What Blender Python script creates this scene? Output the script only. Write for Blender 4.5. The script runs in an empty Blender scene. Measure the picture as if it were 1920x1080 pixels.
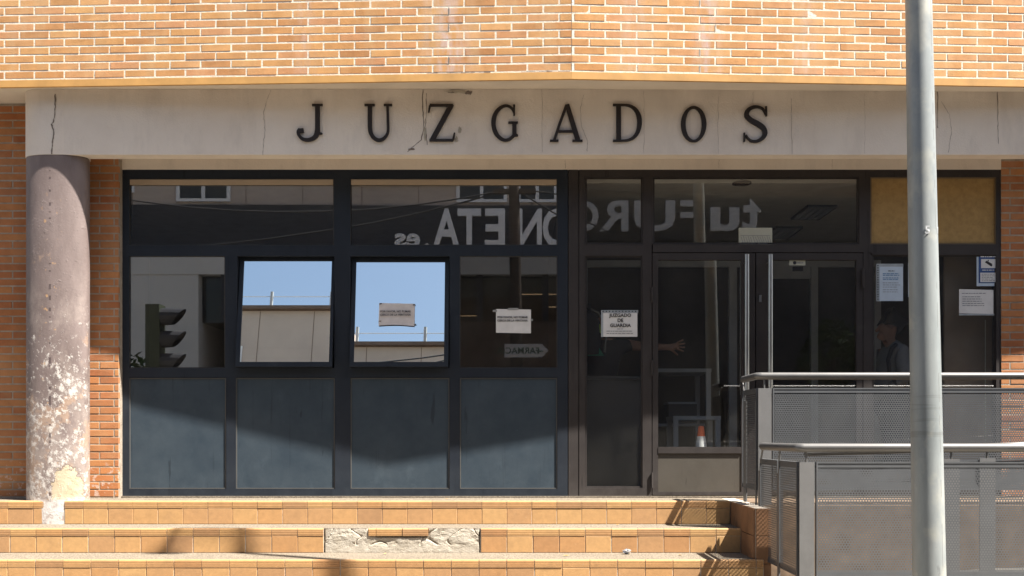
import bpy, bmesh, math, random
from mathutils import Vector, Matrix, noise
random.seed(7)
SC = bpy.context.scene
COL = SC.collection

# ------------------------------------------------------------------ camera, sky, sun, exposure
F, HX, HY, CZ, DF = 1755.0, 960.0, 819.0, 0.514, 7.905   # focal px, horizon point, eye height, distance to the glazing
cam = bpy.data.cameras.new('camera')
camo = bpy.data.objects.new('camera', cam); COL.objects.link(camo)
camo.location = (0, -DF, CZ); camo.rotation_euler = (math.pi/2, 0, 0)
cam.sensor_width = 36; cam.lens = 36*F/1920; cam.shift_y = (HY-540)/1920
cam.clip_start = 0.05; cam.clip_end = 1500
SC.camera = camo
SUN = Vector((1.93, -1.0, 3.74)).normalized()
el, az = math.asin(SUN.z), math.atan2(SUN.x, SUN.y)
world = bpy.data.worlds.new('World'); SC.world = world; world.use_nodes = True
wn = world.node_tree
bg = wn.nodes['Background']
sky = wn.nodes.new('ShaderNodeTexSky'); sky.sky_type = 'NISHITA'; sky.sun_disc = False
sky.sun_elevation = el; sky.sun_rotation = az; sky.air_density = 1.15; sky.dust_density = 2.2; sky.ozone_density = 0.2
wn.links.new(sky.outputs[0], bg.inputs[0]); bg.inputs[1].default_value = 0.05
sl = bpy.data.lights.new('sun', 'SUN'); sl.energy = 5.0; sl.angle = math.radians(0.53); sl.color = (1.0, 0.955, 0.88)
slo = bpy.data.objects.new('sun', sl); COL.objects.link(slo)
slo.rotation_euler = SUN.to_track_quat('Z', 'Y').to_euler(); slo.location = (6, -12, 14)
SC.view_settings.view_transform = 'Standard'; SC.view_settings.look = 'None'
SC.view_settings.gamma = 1.0; SC.view_settings.use_curve_mapping = False
SC.view_settings.exposure = 1.82
SC.render.engine = 'CYCLES'
SC.cycles.use_denoising = True
SC.cycles.max_bounces = 10; SC.cycles.transparent_max_bounces = 24; SC.cycles.caustics_reflective = False

# ------------------------------------------------------------------ helpers
def PX(px, D): return (px-HX)*D/F
def PZ(py, D): return CZ-(py-HY)*D/F
def PY(D): return D-DF

def tag(o, label=None, cat=None, group=None, kind=None):
    if label: o['label'] = label
    if cat: o['category'] = cat
    if group: o['group'] = group
    if kind: o['kind'] = kind
    return o

def link(o, parent=None):
    COL.objects.link(o)
    if parent is not None:
        o.parent = parent
        o.matrix_parent_inverse = Matrix.Translation(-Vector(parent.get('_loc', (0, 0, 0))))
    return o

def empty(name, loc=(0, 0, 0), parent=None):
    o = bpy.data.objects.new(name, None); o.empty_display_size = 0.1
    if parent is None:
        COL.objects.link(o); o.location = loc; o['_loc'] = list(loc)
    else:
        link(o, parent)
    return o

class MB:
    def __init__(s): s.v = []; s.f = []; s.smooth = set()
    def add(s, vs, fs, smooth=False):
        b = len(s.v); s.v += [tuple(v) for v in vs]
        for f in fs:
            if smooth: s.smooth.add(len(s.f))
            s.f.append(tuple(b+i for i in f))
    def box(s, x0, x1, y0, y1, z0, z1):
        if x0 > x1: x0, x1 = x1, x0
        if y0 > y1: y0, y1 = y1, y0
        if z0 > z1: z0, z1 = z1, z0
        s.add([(x0,y0,z0),(x1,y0,z0),(x1,y1,z0),(x0,y1,z0),(x0,y0,z1),(x1,y0,z1),(x1,y1,z1),(x0,y1,z1)],
              [(0,3,2,1),(4,5,6,7),(0,1,5,4),(1,2,6,5),(2,3,7,6),(3,0,4,7)])
        return s
    def pbox(s, x0, y0, x1, y1, D, depth, D2=None):
        """box whose front face is the picture rectangle at distance D, reaching depth further back"""
        s.box(PX(x0, D), PX(x1, D), PY(D), PY(D)+depth, PZ(y1, D), PZ(y0, D)); return s
    def tube(s, pts, r, n=12, cap=True):
        pts = [Vector(p) for p in pts]
        rs = r if isinstance(r, (list, tuple)) else [r]*len(pts)
        rings = []; prev = None
        for i, p in enumerate(pts):
            if i == 0: t = pts[1]-pts[0]
            elif i == len(pts)-1: t = pts[-1]-pts[-2]
            else: t = (pts[i+1]-p).normalized()+(p-pts[i-1]).normalized()
            t.normalize()
            if prev is None:
                a = Vector((0, 0, 1)) if abs(t.z) < 0.9 else Vector((1, 0, 0))
                u = t.cross(a).normalized()
            else:
                u = (prev-t*prev.dot(t)).normalized()
            prev = u; w = t.cross(u)
            k = 1.0
            if 0 < i < len(pts)-1:
                c = (pts[i+1]-p).normalized().dot((p-pts[i-1]).normalized())
                k = 1.0
            rings.append([p+(u*math.cos(2*math.pi*j/n)+w*math.sin(2*math.pi*j/n))*rs[i]*k for j in range(n)])
        vs = [v for R in rings for v in R]
        fs = [(i*n+j, i*n+(j+1) % n, (i+1)*n+(j+1) % n, (i+1)*n+j) for i in range(len(pts)-1) for j in range(n)]
        s.add(vs, fs, True)
        if cap:
            s.add(rings[0], [tuple(reversed(range(n)))]); s.add(rings[-1], [tuple(range(n))])
        return s
    def lathe(s, prof, c=(0, 0), n=24, sx=1, sy=1):
        vs = []; m = len(prof)
        for r, z in prof:
            for j in range(n):
                a = 2*math.pi*j/n; vs.append((c[0]+r*sx*math.cos(a), c[1]+r*sy*math.sin(a), z))
        s.add(vs, [(i*n+j, i*n+(j+1) % n, (i+1)*n+(j+1) % n, (i+1)*n+j) for i in range(m-1) for j in range(n)], True)
        s.add(vs[:n], [tuple(reversed(range(n)))]); s.add(vs[-n:], [tuple(range(n))])
        return s
    def mesh(s, name):
        me = bpy.data.meshes.new(name); me.from_pydata(s.v, [], s.f)
        if s.smooth:
            me.polygons.foreach_set('use_smooth', [i in s.smooth for i in range(len(s.f))])
        me.validate(); me.update(); return me
    def build(s, name, mat=None, parent=None):
        o = bpy.data.objects.new(name, s.mesh(name))
        if mat: o.data.materials.append(mat)
        return link(o, parent)

def obj(name, me, mat=None, parent=None, loc=None, rot=None):
    o = bpy.data.objects.new(name, me)
    if mat and not me.materials: me.materials.append(mat)
    link(o, parent)
    if loc is not None: o.location = loc
    if rot is not None: o.rotation_euler = rot
    return o

# ---- materials
class NT:
    def __init__(s, name):
        s.m = bpy.data.materials.new(name); s.m.use_nodes = True; s.t = s.m.node_tree
        s.b = s.t.nodes['Principled BSDF']; s.out = s.t.nodes['Material Output']; s._pos = None
    def n(s, typ, **kw):
        nd = s.t.nodes.new(typ)
        for k, v in kw.items(): setattr(nd, k, v)
        return nd
    def set(s, sock, v):
        if isinstance(v, bpy.types.NodeSocket): s.t.links.new(v, sock)
        elif isinstance(v, (tuple, list)) and len(v) == 3 and sock.type == 'RGBA': sock.default_value = (*v, 1)
        else: sock.default_value = v
    def pos(s):
        if s._pos is None: s._pos = s.n('ShaderNodeNewGeometry').outputs['Position']
        return s._pos
    def xyz(s):
        nd = s.n('ShaderNodeSeparateXYZ'); s.set(nd.inputs[0], s.pos()); return nd.outputs
    def noise(s, scale, detail=5, rough=0.6, stretch=None, seed=0, dist=0):
        nd = s.n('ShaderNodeTexNoise'); nd.inputs['Scale'].default_value = scale
        nd.inputs['Detail'].default_value = detail; nd.inputs['Roughness'].default_value = rough
        nd.inputs['Distortion'].default_value = dist
        mp = s.n('ShaderNodeMapping'); s.set(mp.inputs[0], s.pos())
        mp.inputs['Location'].default_value = (seed*3.7, seed*1.9, seed*5.1)
        if stretch: mp.inputs['Scale'].default_value = stretch
        s.set(nd.inputs['Vector'], mp.outputs[0]); return nd.outputs['Fac']
    def voronoi(s, scale, feature='F1'):
        nd = s.n('ShaderNodeTexVoronoi'); nd.feature = feature; nd.inputs['Scale'].default_value = scale
        s.set(nd.inputs['Vector'], s.pos()); return nd.outputs
    def ramp(s, fac, stops, interp='LINEAR'):
        nd = s.n('ShaderNodeValToRGB'); cr = nd.color_ramp; cr.interpolation = interp
        while len(cr.elements) < len(stops): cr.elements.new(0.5)
        for e, (p, c) in zip(cr.elements, stops):
            e.position = p; e.color = (c, c, c, 1) if not isinstance(c, (tuple, list)) else (*c, 1)
        s.set(nd.inputs[0], fac); return nd.outputs[0]
    def mix(s, fac, a, b, mode='MIX'):
        nd = s.n('ShaderNodeMix', data_type='RGBA', blend_type=mode); nd.clamp_factor = True
        s.set(nd.inputs['Factor'], fac); s.set(nd.inputs[6], a); s.set(nd.inputs[7], b); return nd.outputs[2]
    def math(s, op, a, b=0.0, clamp=False):
        nd = s.n('ShaderNodeMath', operation=op); nd.use_clamp = clamp
        s.set(nd.inputs[0], a); s.set(nd.inputs[1], b); return nd.outputs[0]
    def rmap(s, v, a, b, c=0.0, d=1.0):
        nd = s.n('ShaderNodeMapRange'); s.set(nd.inputs[0], v)
        for i, x in enumerate((a, b, c, d)): nd.inputs[i+1].default_value = x
        return nd.outputs[0]
    def rand(s): return s.n('ShaderNodeObjectInfo').outputs['Random']
    def bump(s, h, strength=0.3, dist=0.01):
        nd = s.n('ShaderNodeBump'); nd.inputs['Strength'].default_value = strength; nd.inputs['Distance'].default_value = dist
        s.set(nd.inputs['Height'], h); s.set(s.b.inputs['Normal'], nd.outputs[0])
    def done(s, col, rough=0.8, metal=0.0, spec=0.4):
        s.set(s.b.inputs['Base Color'], col); s.set(s.b.inputs['Roughness'], rough)
        s.set(s.b.inputs['Metallic'], metal); s.b.inputs['Specular IOR Level'].default_value = spec
        return s.m

def plain(name, col, rough=0.6, metal=0.0, var=0.15, scale=6.0, bump=0.0, spec=0.4):
    t = NT(name); nz = t.noise(scale)
    c = t.mix(1.0, col, t.ramp(nz, [(0.25, 1-var), (0.75, 1+var*0.6)]), 'MULTIPLY')
    if bump: t.bump(t.noise(scale*14), bump, 0.004)
    return t.done(c, rough, metal, spec)

def emit(name, col, strength):
    t = NT(name); t.set(t.b.inputs['Emission Color'], col); t.b.inputs['Emission Strength'].default_value = strength
    return t.done(col, 0.5)

def m_brick(name, stops, white_x=(), base_white=False, bmp=0.35):
    t = NT(name)
    c = t.ramp(t.rand(), stops)
    c = t.mix(1.0, c, t.ramp(t.noise(9, 6, 0.7), [(0.3, 0.82), (0.7, 1.14)]), 'MULTIPLY')
    c = t.mix(t.ramp(t.noise(38, 4, 0.75, seed=3), [(0.60, 0.0), (0.74, 0.45)]), c, (0.20, 0.10, 0.055))
    x, y, z = t.xyz()
    for (cx, w, amt) in white_x:
        d = t.math('ABSOLUTE', t.math('SUBTRACT', x, cx))
        band = t.math('MULTIPLY', t.rmap(d, 0.0, w, 1.0, 0.0), t.ramp(t.noise(7, 4, 0.6, (2.5, 2.5, 0.8), seed=cx), [(0.38, 0.0), (0.68, amt)]))
        c = t.mix(band, c, (0.50, 0.40, 0.38))
    hz = t.ramp(t.noise(2.2, 4, 0.65, seed=9), [(0.45, 0.0), (0.75, 0.40)])
    c = t.mix(hz, c, (0.50, 0.31, 0.155))
    hz2 = t.ramp(t.noise(3.0, 5, 0.65, (1.6, 1.6, 0.35), seed=31), [(0.50, 0.0), (0.72, 0.30)])
    c = t.mix(hz2, c, (0.57, 0.43, 0.255) if white_x else (0.40, 0.24, 0.16))
    if base_white:
        m = t.math('MULTIPLY', t.rmap(z, 0.20, 0.36, 1.0, 0.0), t.ramp(t.noise(17, 5, 0.65, seed=5), [(0.56, 0.0), (0.60, 0.8)]))
        c = t.mix(m, c, (0.52, 0.40, 0.34))
    t.bump(t.noise(120, 4), bmp, 0.003)
    return t.done(c, 0.85, 0, 0.25)

M = {}
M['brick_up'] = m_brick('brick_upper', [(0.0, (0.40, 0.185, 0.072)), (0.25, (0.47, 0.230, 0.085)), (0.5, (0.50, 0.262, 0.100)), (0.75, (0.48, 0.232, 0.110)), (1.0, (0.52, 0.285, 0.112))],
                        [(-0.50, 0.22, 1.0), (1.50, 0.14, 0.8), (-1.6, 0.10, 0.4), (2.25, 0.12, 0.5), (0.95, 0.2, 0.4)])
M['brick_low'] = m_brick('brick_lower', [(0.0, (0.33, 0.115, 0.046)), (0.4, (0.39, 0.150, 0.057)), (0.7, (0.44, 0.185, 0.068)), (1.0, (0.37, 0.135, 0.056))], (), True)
def m_mortar(name, a, b):
    t = NT(name); c = t.ramp(t.noise(16, 6, 0.7), [(0.3, a), (0.7, b)])
    t.bump(t.noise(70, 5), 0.6, 0.006); return t.done(c, 0.95, 0, 0.1)
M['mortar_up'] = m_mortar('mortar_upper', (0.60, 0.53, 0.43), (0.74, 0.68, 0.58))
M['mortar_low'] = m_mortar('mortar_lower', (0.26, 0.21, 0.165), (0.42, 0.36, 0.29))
M['lip'] = plain('lip_paint', (0.50, 0.27, 0.085), 0.7, 0, 0.25, 5)
def m_plaster():
    t = NT('beam_plaster')
    c = t.ramp(t.noise(1.1, 5, 0.6), [(0.3, (0.66, 0.575, 0.495)), (0.7, (0.78, 0.70, 0.61))])
    c = t.mix(t.ramp(t.noise(5, 5, 0.7, (1, 1, 0.3), seed=2), [(0.5, 0.0), (0.8, 0.35)]), c, (0.42, 0.37, 0.33))
    x, y, z = t.xyz()
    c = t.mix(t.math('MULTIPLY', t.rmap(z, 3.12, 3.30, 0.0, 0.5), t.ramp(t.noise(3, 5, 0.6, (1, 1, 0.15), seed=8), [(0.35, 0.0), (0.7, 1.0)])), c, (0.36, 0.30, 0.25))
    t.bump(t.noise(85, 4, 0.6), 0.5, 0.006)
    return t.done(c, 0.9, 0, 0.2)
M['plaster'] = m_plaster()
M['soffit'] = plain('soffit_paint', (0.68, 0.60, 0.505), 0.9, 0, 0.15, 2)
def m_column():
    t = NT('column_paint')
    x, y, z = t.xyz()
    c = t.ramp(t.noise(3.2, 6, 0.65, (1.6, 1.6, 0.5)), [(0.25, (0.130, 0.098, 0.090)), (0.6, (0.205, 0.160, 0.149)), (0.85, (0.285, 0.230, 0.212))])
    low = t.rmap(z, 1.70, 0.1, 0.0, 1.0)
    low2 = t.rmap(z, 1.45, 0.25, 0.0, 1.0)
    bloom = t.math('MULTIPLY', t.ramp(t.math('ADD', t.noise(3.0, 6, 0.7, (1.2, 1.2, 0.7), seed=23), t.math('MULTIPLY', low2, 0.16)), [(0.52, 0.0), (0.72, 0.65)]), t.rmap(z, 1.9, 1.5, 0.0, 1.0))
    c = t.mix(bloom, c, (0.40, 0.335, 0.295))
    # bare tan render showing through
    n1 = t.noise(5.5, 7, 0.68, (1, 1, 0.75), seed=4)
    tan = t.ramp(t.math('ADD', n1, t.math('MULTIPLY', low2, 0.17)), [(0.63, 0.0), (0.70, 0.7)])
    c = t.mix(tan, c, t.ramp(t.noise(20, 4), [(0.3, (0.33, 0.215, 0.15)), (0.7, (0.42, 0.30, 0.22))]))
    # white flakes
    n2 = t.noise(26, 9, 0.72, (1, 1, 0.8), seed=1)
    fl = t.ramp(t.math('ADD', t.math('ADD', n2, t.math('MULTIPLY', low, 0.10)), t.math('MULTIPLY', t.math('SUBTRACT', t.noise(3.5, 3, seed=21), 0.5), 0.30)), [(0.585, 0.0), (0.70, 0.95)])
    c = t.mix(t.math('MULTIPLY', fl, t.rmap(z, 1.62, 1.5, 0.0, 1.0)), c, (0.58, 0.54, 0.50))
    # few rust chips along the vertical seam
    dx = t.math('ABSOLUTE', t.math('SUBTRACT', x, -3.70))
    ch = t.math('MULTIPLY', t.rmap(dx, 0.02, 0.10, 1.0, 0.0), t.ramp(t.noise(26, 3, 0.5, (1, 1, 0.7), seed=6), [(0.66, 0.0), (0.69, 0.9)]))
    c = t.mix(t.math('MULTIPLY', ch, t.rmap(z, 2.5, 2.3, 0.0, 1.0)), c, (0.44, 0.27, 0.14))
    sm = t.math('MULTIPLY', t.rmap(dx, 0.004, 0.012, 1.0, 0.0), t.ramp(t.noise(22, 2, 0.5, (0.2, 0.2, 1), seed=7), [(0.57, 0.0), (0.60, 0.9)]))
    c = t.mix(sm, c, (0.07, 0.05, 0.05))
    # bare plaster patch at the foot
    ex = t.math('DIVIDE', t.math('SUBTRACT', x, -3.575), 0.125); ez = t.math('DIVIDE', t.math('SUBTRACT', z, 0.06), 0.235)
    rr = t.math('ADD', t.math('MULTIPLY', ex, ex), t.math('MULTIPLY', ez, ez))
    pt = t.ramp(t.math('ADD', rr, t.math('MULTIPLY', t.math('SUBTRACT', t.noise(14, 5, 0.7, seed=11), 0.5), 1.5)), [(0.84, 1.0), (0.90, 0.0)])
    pt = t.math('MULTIPLY', pt, t.rmap(z, 0.0, 0.03, 0.0, 1.0))
    edge = t.ramp(t.math('ADD', rr, t.math('MULTIPLY', t.math('SUBTRACT', t.noise(14, 5, 0.7, seed=11), 0.5), 1.5)), [(0.84, 0.0), (0.9, 0.9), (0.99, 0.0)])
    c = t.mix(t.math('MULTIPLY', edge, t.rmap(z, 0.0, 0.03, 0.0, 0.7)), c, (0.12, 0.09, 0.08))
    c = t.mix(pt, c, t.ramp(t.noise(12, 5), [(0.3, (0.46, 0.37, 0.25)), (0.7, (0.56, 0.47, 0.34))]))
    wl = t.rmap(z, -0.01, 0.02, 0.9, 0.0)
    c = t.mix(t.math('MULTIPLY', wl, t.ramp(t.noise(15, 5, seed=13), [(0.35, 0.0), (0.5, 1.0)])), c, (0.62, 0.58, 0.55))
    h = t.math('ADD', t.math('MULTIPLY', fl, 0.35), t.math('ADD', t.math('MULTIPLY', t.noise(60, 4), 0.25), t.math('MULTIPLY', pt, -0.8)))
    t.bump(h, 0.7, 0.008)
    return t.done(c, 0.55, 0, 0.4)
M['column'] = m_column()
def m_tile():
    t = NT('stair_tile')
    c = t.ramp(t.rand(), [(0.0, (0.38, 0.215, 0.105)), (0.10, (0.43, 0.245, 0.115)), (0.4, (0.475, 0.268, 0.115)), (0.65, (0.50, 0.300, 0.130)), (0.9, (0.46, 0.250, 0.105)), (1.0, (0.40, 0.212, 0.094))])
    c = t.mix(1.0, c, t.ramp(t.noise(24, 6, 0.75), [(0.3, 0.86), (0.7, 1.1)]), 'MULTIPLY')
    c = t.mix(t.ramp(t.noise(4.5, 6, 0.7, seed=3), [(0.52, 0.0), (0.72, 0.35)]), c, (0.28, 0.165, 0.085))
    c = t.mix(t.ramp(t.noise(45, 4, 0.7, seed=5), [(0.66, 0.0), (0.74, 0.5)]), c, (0.58, 0.47, 0.34))
    t.bump(t.noise(60, 3), 0.15, 0.002)
    return t.done(c, 0.55, 0, 0.4)
M['tile'] = m_tile()
def m_aggr():
    t = NT('tread_aggregate')
    v = t.voronoi(95)
    c = t.ramp(t.math('ADD', t.math('MULTIPLY', v['Distance'], 0.9), t.math('MULTIPLY', t.noise(28, 5, 0.8), 0.55)), [(0.35, (0.275, 0.235, 0.18)), (0.65, (0.215, 0.18, 0.135)), (0.85, (0.12, 0.098, 0.075))])
    c = t.mix(t.ramp(t.noise(3, 5, 0.7, seed=2), [(0.45, 0.0), (0.75, 0.5)]), c, (0.13, 0.105, 0.08))
    t.bump(v['Distance'], 0.5, 0.003)
    return t.done(c, 0.9, 0, 0.2)
M['aggr'] = m_aggr()
M['grout'] = m_mortar('grout', (0.30, 0.25, 0.20), (0.62, 0.56, 0.48))
def m_rough():
    t = NT('broken_mortar'); c = t.ramp(t.noise(13, 7, 0.75), [(0.3, (0.37, 0.32, 0.25)), (0.7, (0.52, 0.475, 0.40))])
    t.bump(t.noise(110, 5, 0.7), 0.8, 0.006); return t.done(c, 0.95, 0, 0.1)
M['rough'] = m_rough()
def m_steel(name, col, dusty, rough=0.45, metal=0.0, amt=0.35, streak=True):
    t = NT(name)
    c = t.mix(t.ramp(t.noise(2.5, 6, 0.7), [(0.35, 0.0), (0.8, amt)]), col, dusty)
    if streak:
        c = t.mix(t.ramp(t.noise(26, 3, 0.6, (1, 1, 0.05), seed=2), [(0.64, 0.0), (0.72, 0.4)]), c, tuple(x*0.5 for x in col))
        x, y, z = t.xyz()
        c = t.mix(t.math('MULTIPLY', t.rmap(z, 0.35, 0.0, 0.0, 0.5), t.ramp(t.noise(9, 6, 0.7, seed=4), [(0.35, 0.0), (0.7, 1.0)])), c, dusty)
        c = t.mix(t.ramp(t.noise(31, 5, 0.8, seed=9), [(0.69, 0.0), (0.73, 0.5)]), c, tuple(min(1, x*2.4) for x in dusty))
    c = t.mix(t.ramp(t.noise(5, 7, 0.75, (1, 1, 0.5), seed=12), [(0.58, 0.0), (0.72, 0.22)]), c, tuple(x*1.4 for x in dusty))
    c = t.mix(t.ramp(t.noise(13, 4, 0.6, (1, 1, 0.12), seed=14), [(0.66, 0.0), (0.70, 0.55)]), c, tuple(x*0.45 for x in col))
    rg = t.ramp(t.noise(7, 4, seed=6), [(0.3, rough-0.1), (0.7, rough+0.15)])
    t.bump(t.noise(50, 4), 0.12, 0.003)
    return t.done(c, rg, metal, 0.22)
M['blue'] = m_steel('blue_steel_frame', (0.016, 0.020, 0.028), (0.036, 0.045, 0.056), 0.5)
M['bluepanel'] = m_steel('blue_steel_panel', (0.031, 0.045, 0.060), (0.072, 0.092, 0.108), 0.5, 0.0, 0.5)
M['brown'] = m_steel('brown_metal_frame', (0.034, 0.029, 0.028), (0.085, 0.075, 0.069), 0.5)
M['kick'] = m_steel('door_kick_metal', (0.072, 0.064, 0.054), (0.10, 0.088, 0.072), 0.5)
M['bead'] = plain('dusty_bead', (0.085, 0.083, 0.078), 0.8)
M['gap'] = plain('dark_gap', (0.012, 0.012, 0.014), 0.9)
M['letter'] = plain('bronze_letter', (0.020, 0.013, 0.010), 0.55)
M['crack'] = plain('crack_line', (0.19, 0.155, 0.13), 0.95)
def m_rail(name, col, rust, rough, metal):
    t = NT(name)
    c = t.mix(t.ramp(t.noise(6, 6, 0.7), [(0.3, 0.0), (0.75, 0.7)]), col, tuple(x*0.7 for x in col))
    c = t.mix(t.ramp(t.noise(11, 6, 0.75, (1, 1, 0.4), seed=3), [(0.60, 0.0), (0.72, 0.45)]), c, rust)
    t.bump(t.noise(90, 4), 0.15, 0.002)
    return t.done(c, rough, metal, 0.5)
M['rail'] = m_rail('painted_rail_steel', (0.150, 0.146, 0.142), (0.15, 0.115, 0.09), 0.42, 0.35)
M['post'] = m_rail('grey_post_plate', (0.185, 0.182, 0.180), (0.20, 0.155, 0.125), 0.5, 0.25)
M['perf'] = m_rail('perforated_sheet', (0.122, 0.127, 0.134), (0.13, 0.115, 0.10), 0.5, 0.3)
M['chrome'] = plain('brushed_steel_handle', (0.62, 0.60, 0.57), 0.28, 1.0, 0.1, 20)
def m_galv():
    t = NT('galvanised_steel')
    c = t.ramp(t.noise(4, 6, 0.65, (1.4, 1.4, 0.35)), [(0.25, (0.19, 0.212, 0.214)), (0.55, (0.29, 0.31, 0.308)), (0.8, (0.40, 0.405, 0.385))])
    c = t.mix(t.ramp(t.noise(14, 5, 0.7, (1, 1, 0.12), seed=3), [(0.58, 0.0), (0.72, 0.4)]), c, (0.27, 0.26, 0.24))
    x, y, z = t.xyz()
    rings = t.ramp(t.noise(6, 3, 0.6, (0.25, 0.25, 5.0), seed=8), [(0.60, 0.0), (0.66, 0.55)])
    band = t.math('MULTIPLY', t.rmap(z, 0.42, 0.52, 0.0, 1.0), t.rmap(z, 0.80, 0.70, 0.0, 1.0))
    c = t.mix(t.math('MULTIPLY', rings, band), c, (0.16, 0.165, 0.16))
    c = t.mix(t.ramp(t.noise(30, 4, 0.7, seed=5), [(0.70, 0.0), (0.74, 0.6)]), c, (0.13, 0.12, 0.11))
    c = t.mix(t.ramp(t.noise(2.6, 5, 0.6, (1, 1, 0.8), seed=15), [(0.47, 0.0), (0.62, 0.85)]), c, (0.46, 0.445, 0.38))
    c = t.mix(t.ramp(t.noise(9, 6, 0.75, (1.2, 1.2, 0.25), seed=17), [(0.62, 0.0), (0.68, 0.55)]), c, (0.15, 0.155, 0.16))
    dx = t.math('ABSOLUTE', t.math('SUBTRACT', t.math('SUBTRACT', x, t.math('MULTIPLY', z, -0.0185)), 2.265))
    c = t.mix(t.math('MULTIPLY', t.rmap(dx, 0.0012, 0.003, 0.6, 0.0), t.ramp(t.noise(14, 3, 0.5, (0.1, 0.1, 1), seed=19), [(0.48, 0.0), (0.55, 1.0)])), c, (0.14, 0.13, 0.12))
    t.bump(t.noise(30, 4), 0.15, 0.003)
    return t.done(c, 0.5, 0.15, 0.5)
M['galv'] = m_galv()

def m_glass(name, refl, dust, tint=(0.86, 0.88, 0.88), coat=(1, 1, 1)):
    m = bpy.data.materials.new(name); m.use_nodes = True; t = m.node_tree; t.nodes.clear()
    out = t.nodes.new('ShaderNodeOutputMaterial')
    tr = t.nodes.new('ShaderNodeBsdfTransparent'); tr.inputs[0].default_value = (*tint, 1)
    gl = t.nodes.new('ShaderNodeBsdfGlossy'); gl.inputs['Roughness'].default_value = 0.0; gl.inputs['Color'].default_value = (*coat, 1)
    di = t.nodes.new('ShaderNodeBsdfDiffuse'); di.inputs[0].default_value = (0.55, 0.52, 0.46, 1)
    fr = t.nodes.new('ShaderNodeFresnel'); fr.inputs[0].default_value = 1.5
    ad = t.nodes.new('ShaderNodeMath'); ad.operation = 'ADD'; ad.use_clamp = True
    t.links.new(fr.outputs[0], ad.inputs[0]); ad.inputs[1].default_value = refl
    gb = t.nodes.new('ShaderNodeNewGeometry')          # only the outer face of the pane mirrors; the far face just lets light out
    fm = t.nodes.new('ShaderNodeMath'); fm.operation = 'MULTIPLY_ADD'; fm.inputs[1].default_value = -1; fm.inputs[2].default_value = 1
    t.links.new(gb.outputs['Backfacing'], fm.inputs[0])
    fx = t.nodes.new('ShaderNodeMath'); fx.operation = 'MULTIPLY'; t.links.new(ad.outputs[0], fx.inputs[0]); t.links.new(fm.outputs[0], fx.inputs[1])
    m1 = t.nodes.new('ShaderNodeMixShader'); t.links.new(fx.outputs[0], m1.inputs[0])
    t.links.new(tr.outputs[0], m1.inputs[1]); t.links.new(gl.outputs[0], m1.inputs[2])
    m2 = t.nodes.new('ShaderNodeMixShader')
    nz = t.nodes.new('ShaderNodeTexNoise'); nz.inputs['Scale'].default_value = 3; nz.inputs['Detail'].default_value = 6
    geo = t.nodes.new('ShaderNodeNewGeometry'); t.links.new(geo.outputs['Position'], nz.inputs['Vector'])
    mr = t.nodes.new('ShaderNodeMapRange'); mr.inputs[1].default_value = 0.35; mr.inputs[2].default_value = 0.75
    mr.inputs[3].default_value = dust*0.5; mr.inputs[4].default_value = dust*1.6
    t.links.new(nz.outputs['Fac'], mr.inputs[0]); t.links.new(mr.outputs[0], m2.inputs[0])
    t.links.new(m1.outputs[0], m2.inputs[1]); t.links.new(di.outputs[0], m2.inputs[2])
    t.links.new(m2.outputs[0], out.inputs[0])
    return m
M['glass'] = m_glass('window_glass', 0.085, 0.012, (0.95, 0.96, 0.96))
M['coated'] = m_glass('coated_glass', 0.25, 0.012, (0.9, 0.9, 0.9))
M['mirror'] = m_glass('reflective_glass', 0.82, 0.006, (0.25, 0.27, 0.30), (0.93, 1.0, 1.0))
M['darkglass'] = NT('dark_window_glass').done((0.012, 0.014, 0.018), 0.05, 0, 0.5)
M['paper'] = plain('white_paper', (0.66, 0.645, 0.62), 0.8, 0, 0.1, 14)
M['paper_old'] = plain('crumpled_paper', (0.66, 0.60, 0.56), 0.85, 0, 0.15, 14)
M['paper_blue'] = plain('bluish_paper', (0.48, 0.56, 0.64), 0.6, 0, 0.08, 14)
M['sleeve'] = plain('plastic_sleeve', (0.34, 0.37, 0.39), 0.25, 0, 0.2, 20)
M['ink'] = plain('black_ink', (0.025, 0.025, 0.03), 0.8)
M['ink_soft'] = plain('grey_ink', (0.17, 0.17, 0.19), 0.8)
M['ink_blue'] = plain('blue_ink', (0.14, 0.26, 0.43), 0.8)
M['blue_print'] = plain('blue_print', (0.030, 0.075, 0.21), 0.6)
M['label'] = plain('beige_label', (0.40, 0.39, 0.31), 0.7, 0, 0.1)
M['kraft'] = plain('kraft_board', (0.36, 0.225, 0.085), 0.9, 0, 0.22, 25, 0.3)
M['card'] = plain('brown_cardboard', (0.22, 0.165, 0.115), 0.9, 0, 0.2, 3)
M['white_rail'] = plain('blind_box', (0.42, 0.33, 0.24), 0.8, 0, 0.1, 3)
M['tape'] = plain('tape', (0.30, 0.30, 0.29), 0.3)
M['tapedark'] = plain('dark_tape', (0.06, 0.055, 0.055), 0.6)
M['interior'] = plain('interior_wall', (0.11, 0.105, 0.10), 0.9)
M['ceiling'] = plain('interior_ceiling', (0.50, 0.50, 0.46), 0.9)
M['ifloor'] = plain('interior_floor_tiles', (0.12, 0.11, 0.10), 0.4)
M['greymetal'] = plain('pale_grey_furniture', (0.36, 0.38, 0.40), 0.5)
M['darkmetal'] = plain('dark_furniture', (0.035, 0.037, 0.042), 0.5)
M['cone_o'] = plain('cone_orange', (0.70, 0.13, 0.035), 0.6)
M['cone_w'] = plain('cone_white', (0.74, 0.73, 0.70), 0.6)
M['skin'] = plain('skin', (0.27, 0.150, 0.105), 0.6, 0, 0.06)
M['hair'] = plain('dark_hair', (0.014, 0.011, 0.010), 0.7)
M['hoodie'] = plain('grey_hoodie_cloth', (0.17, 0.175, 0.18), 0.95, 0, 0.15, 12)
M['black_cloth'] = plain('black_cloth', (0.030, 0.031, 0.036), 0.95)
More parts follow.
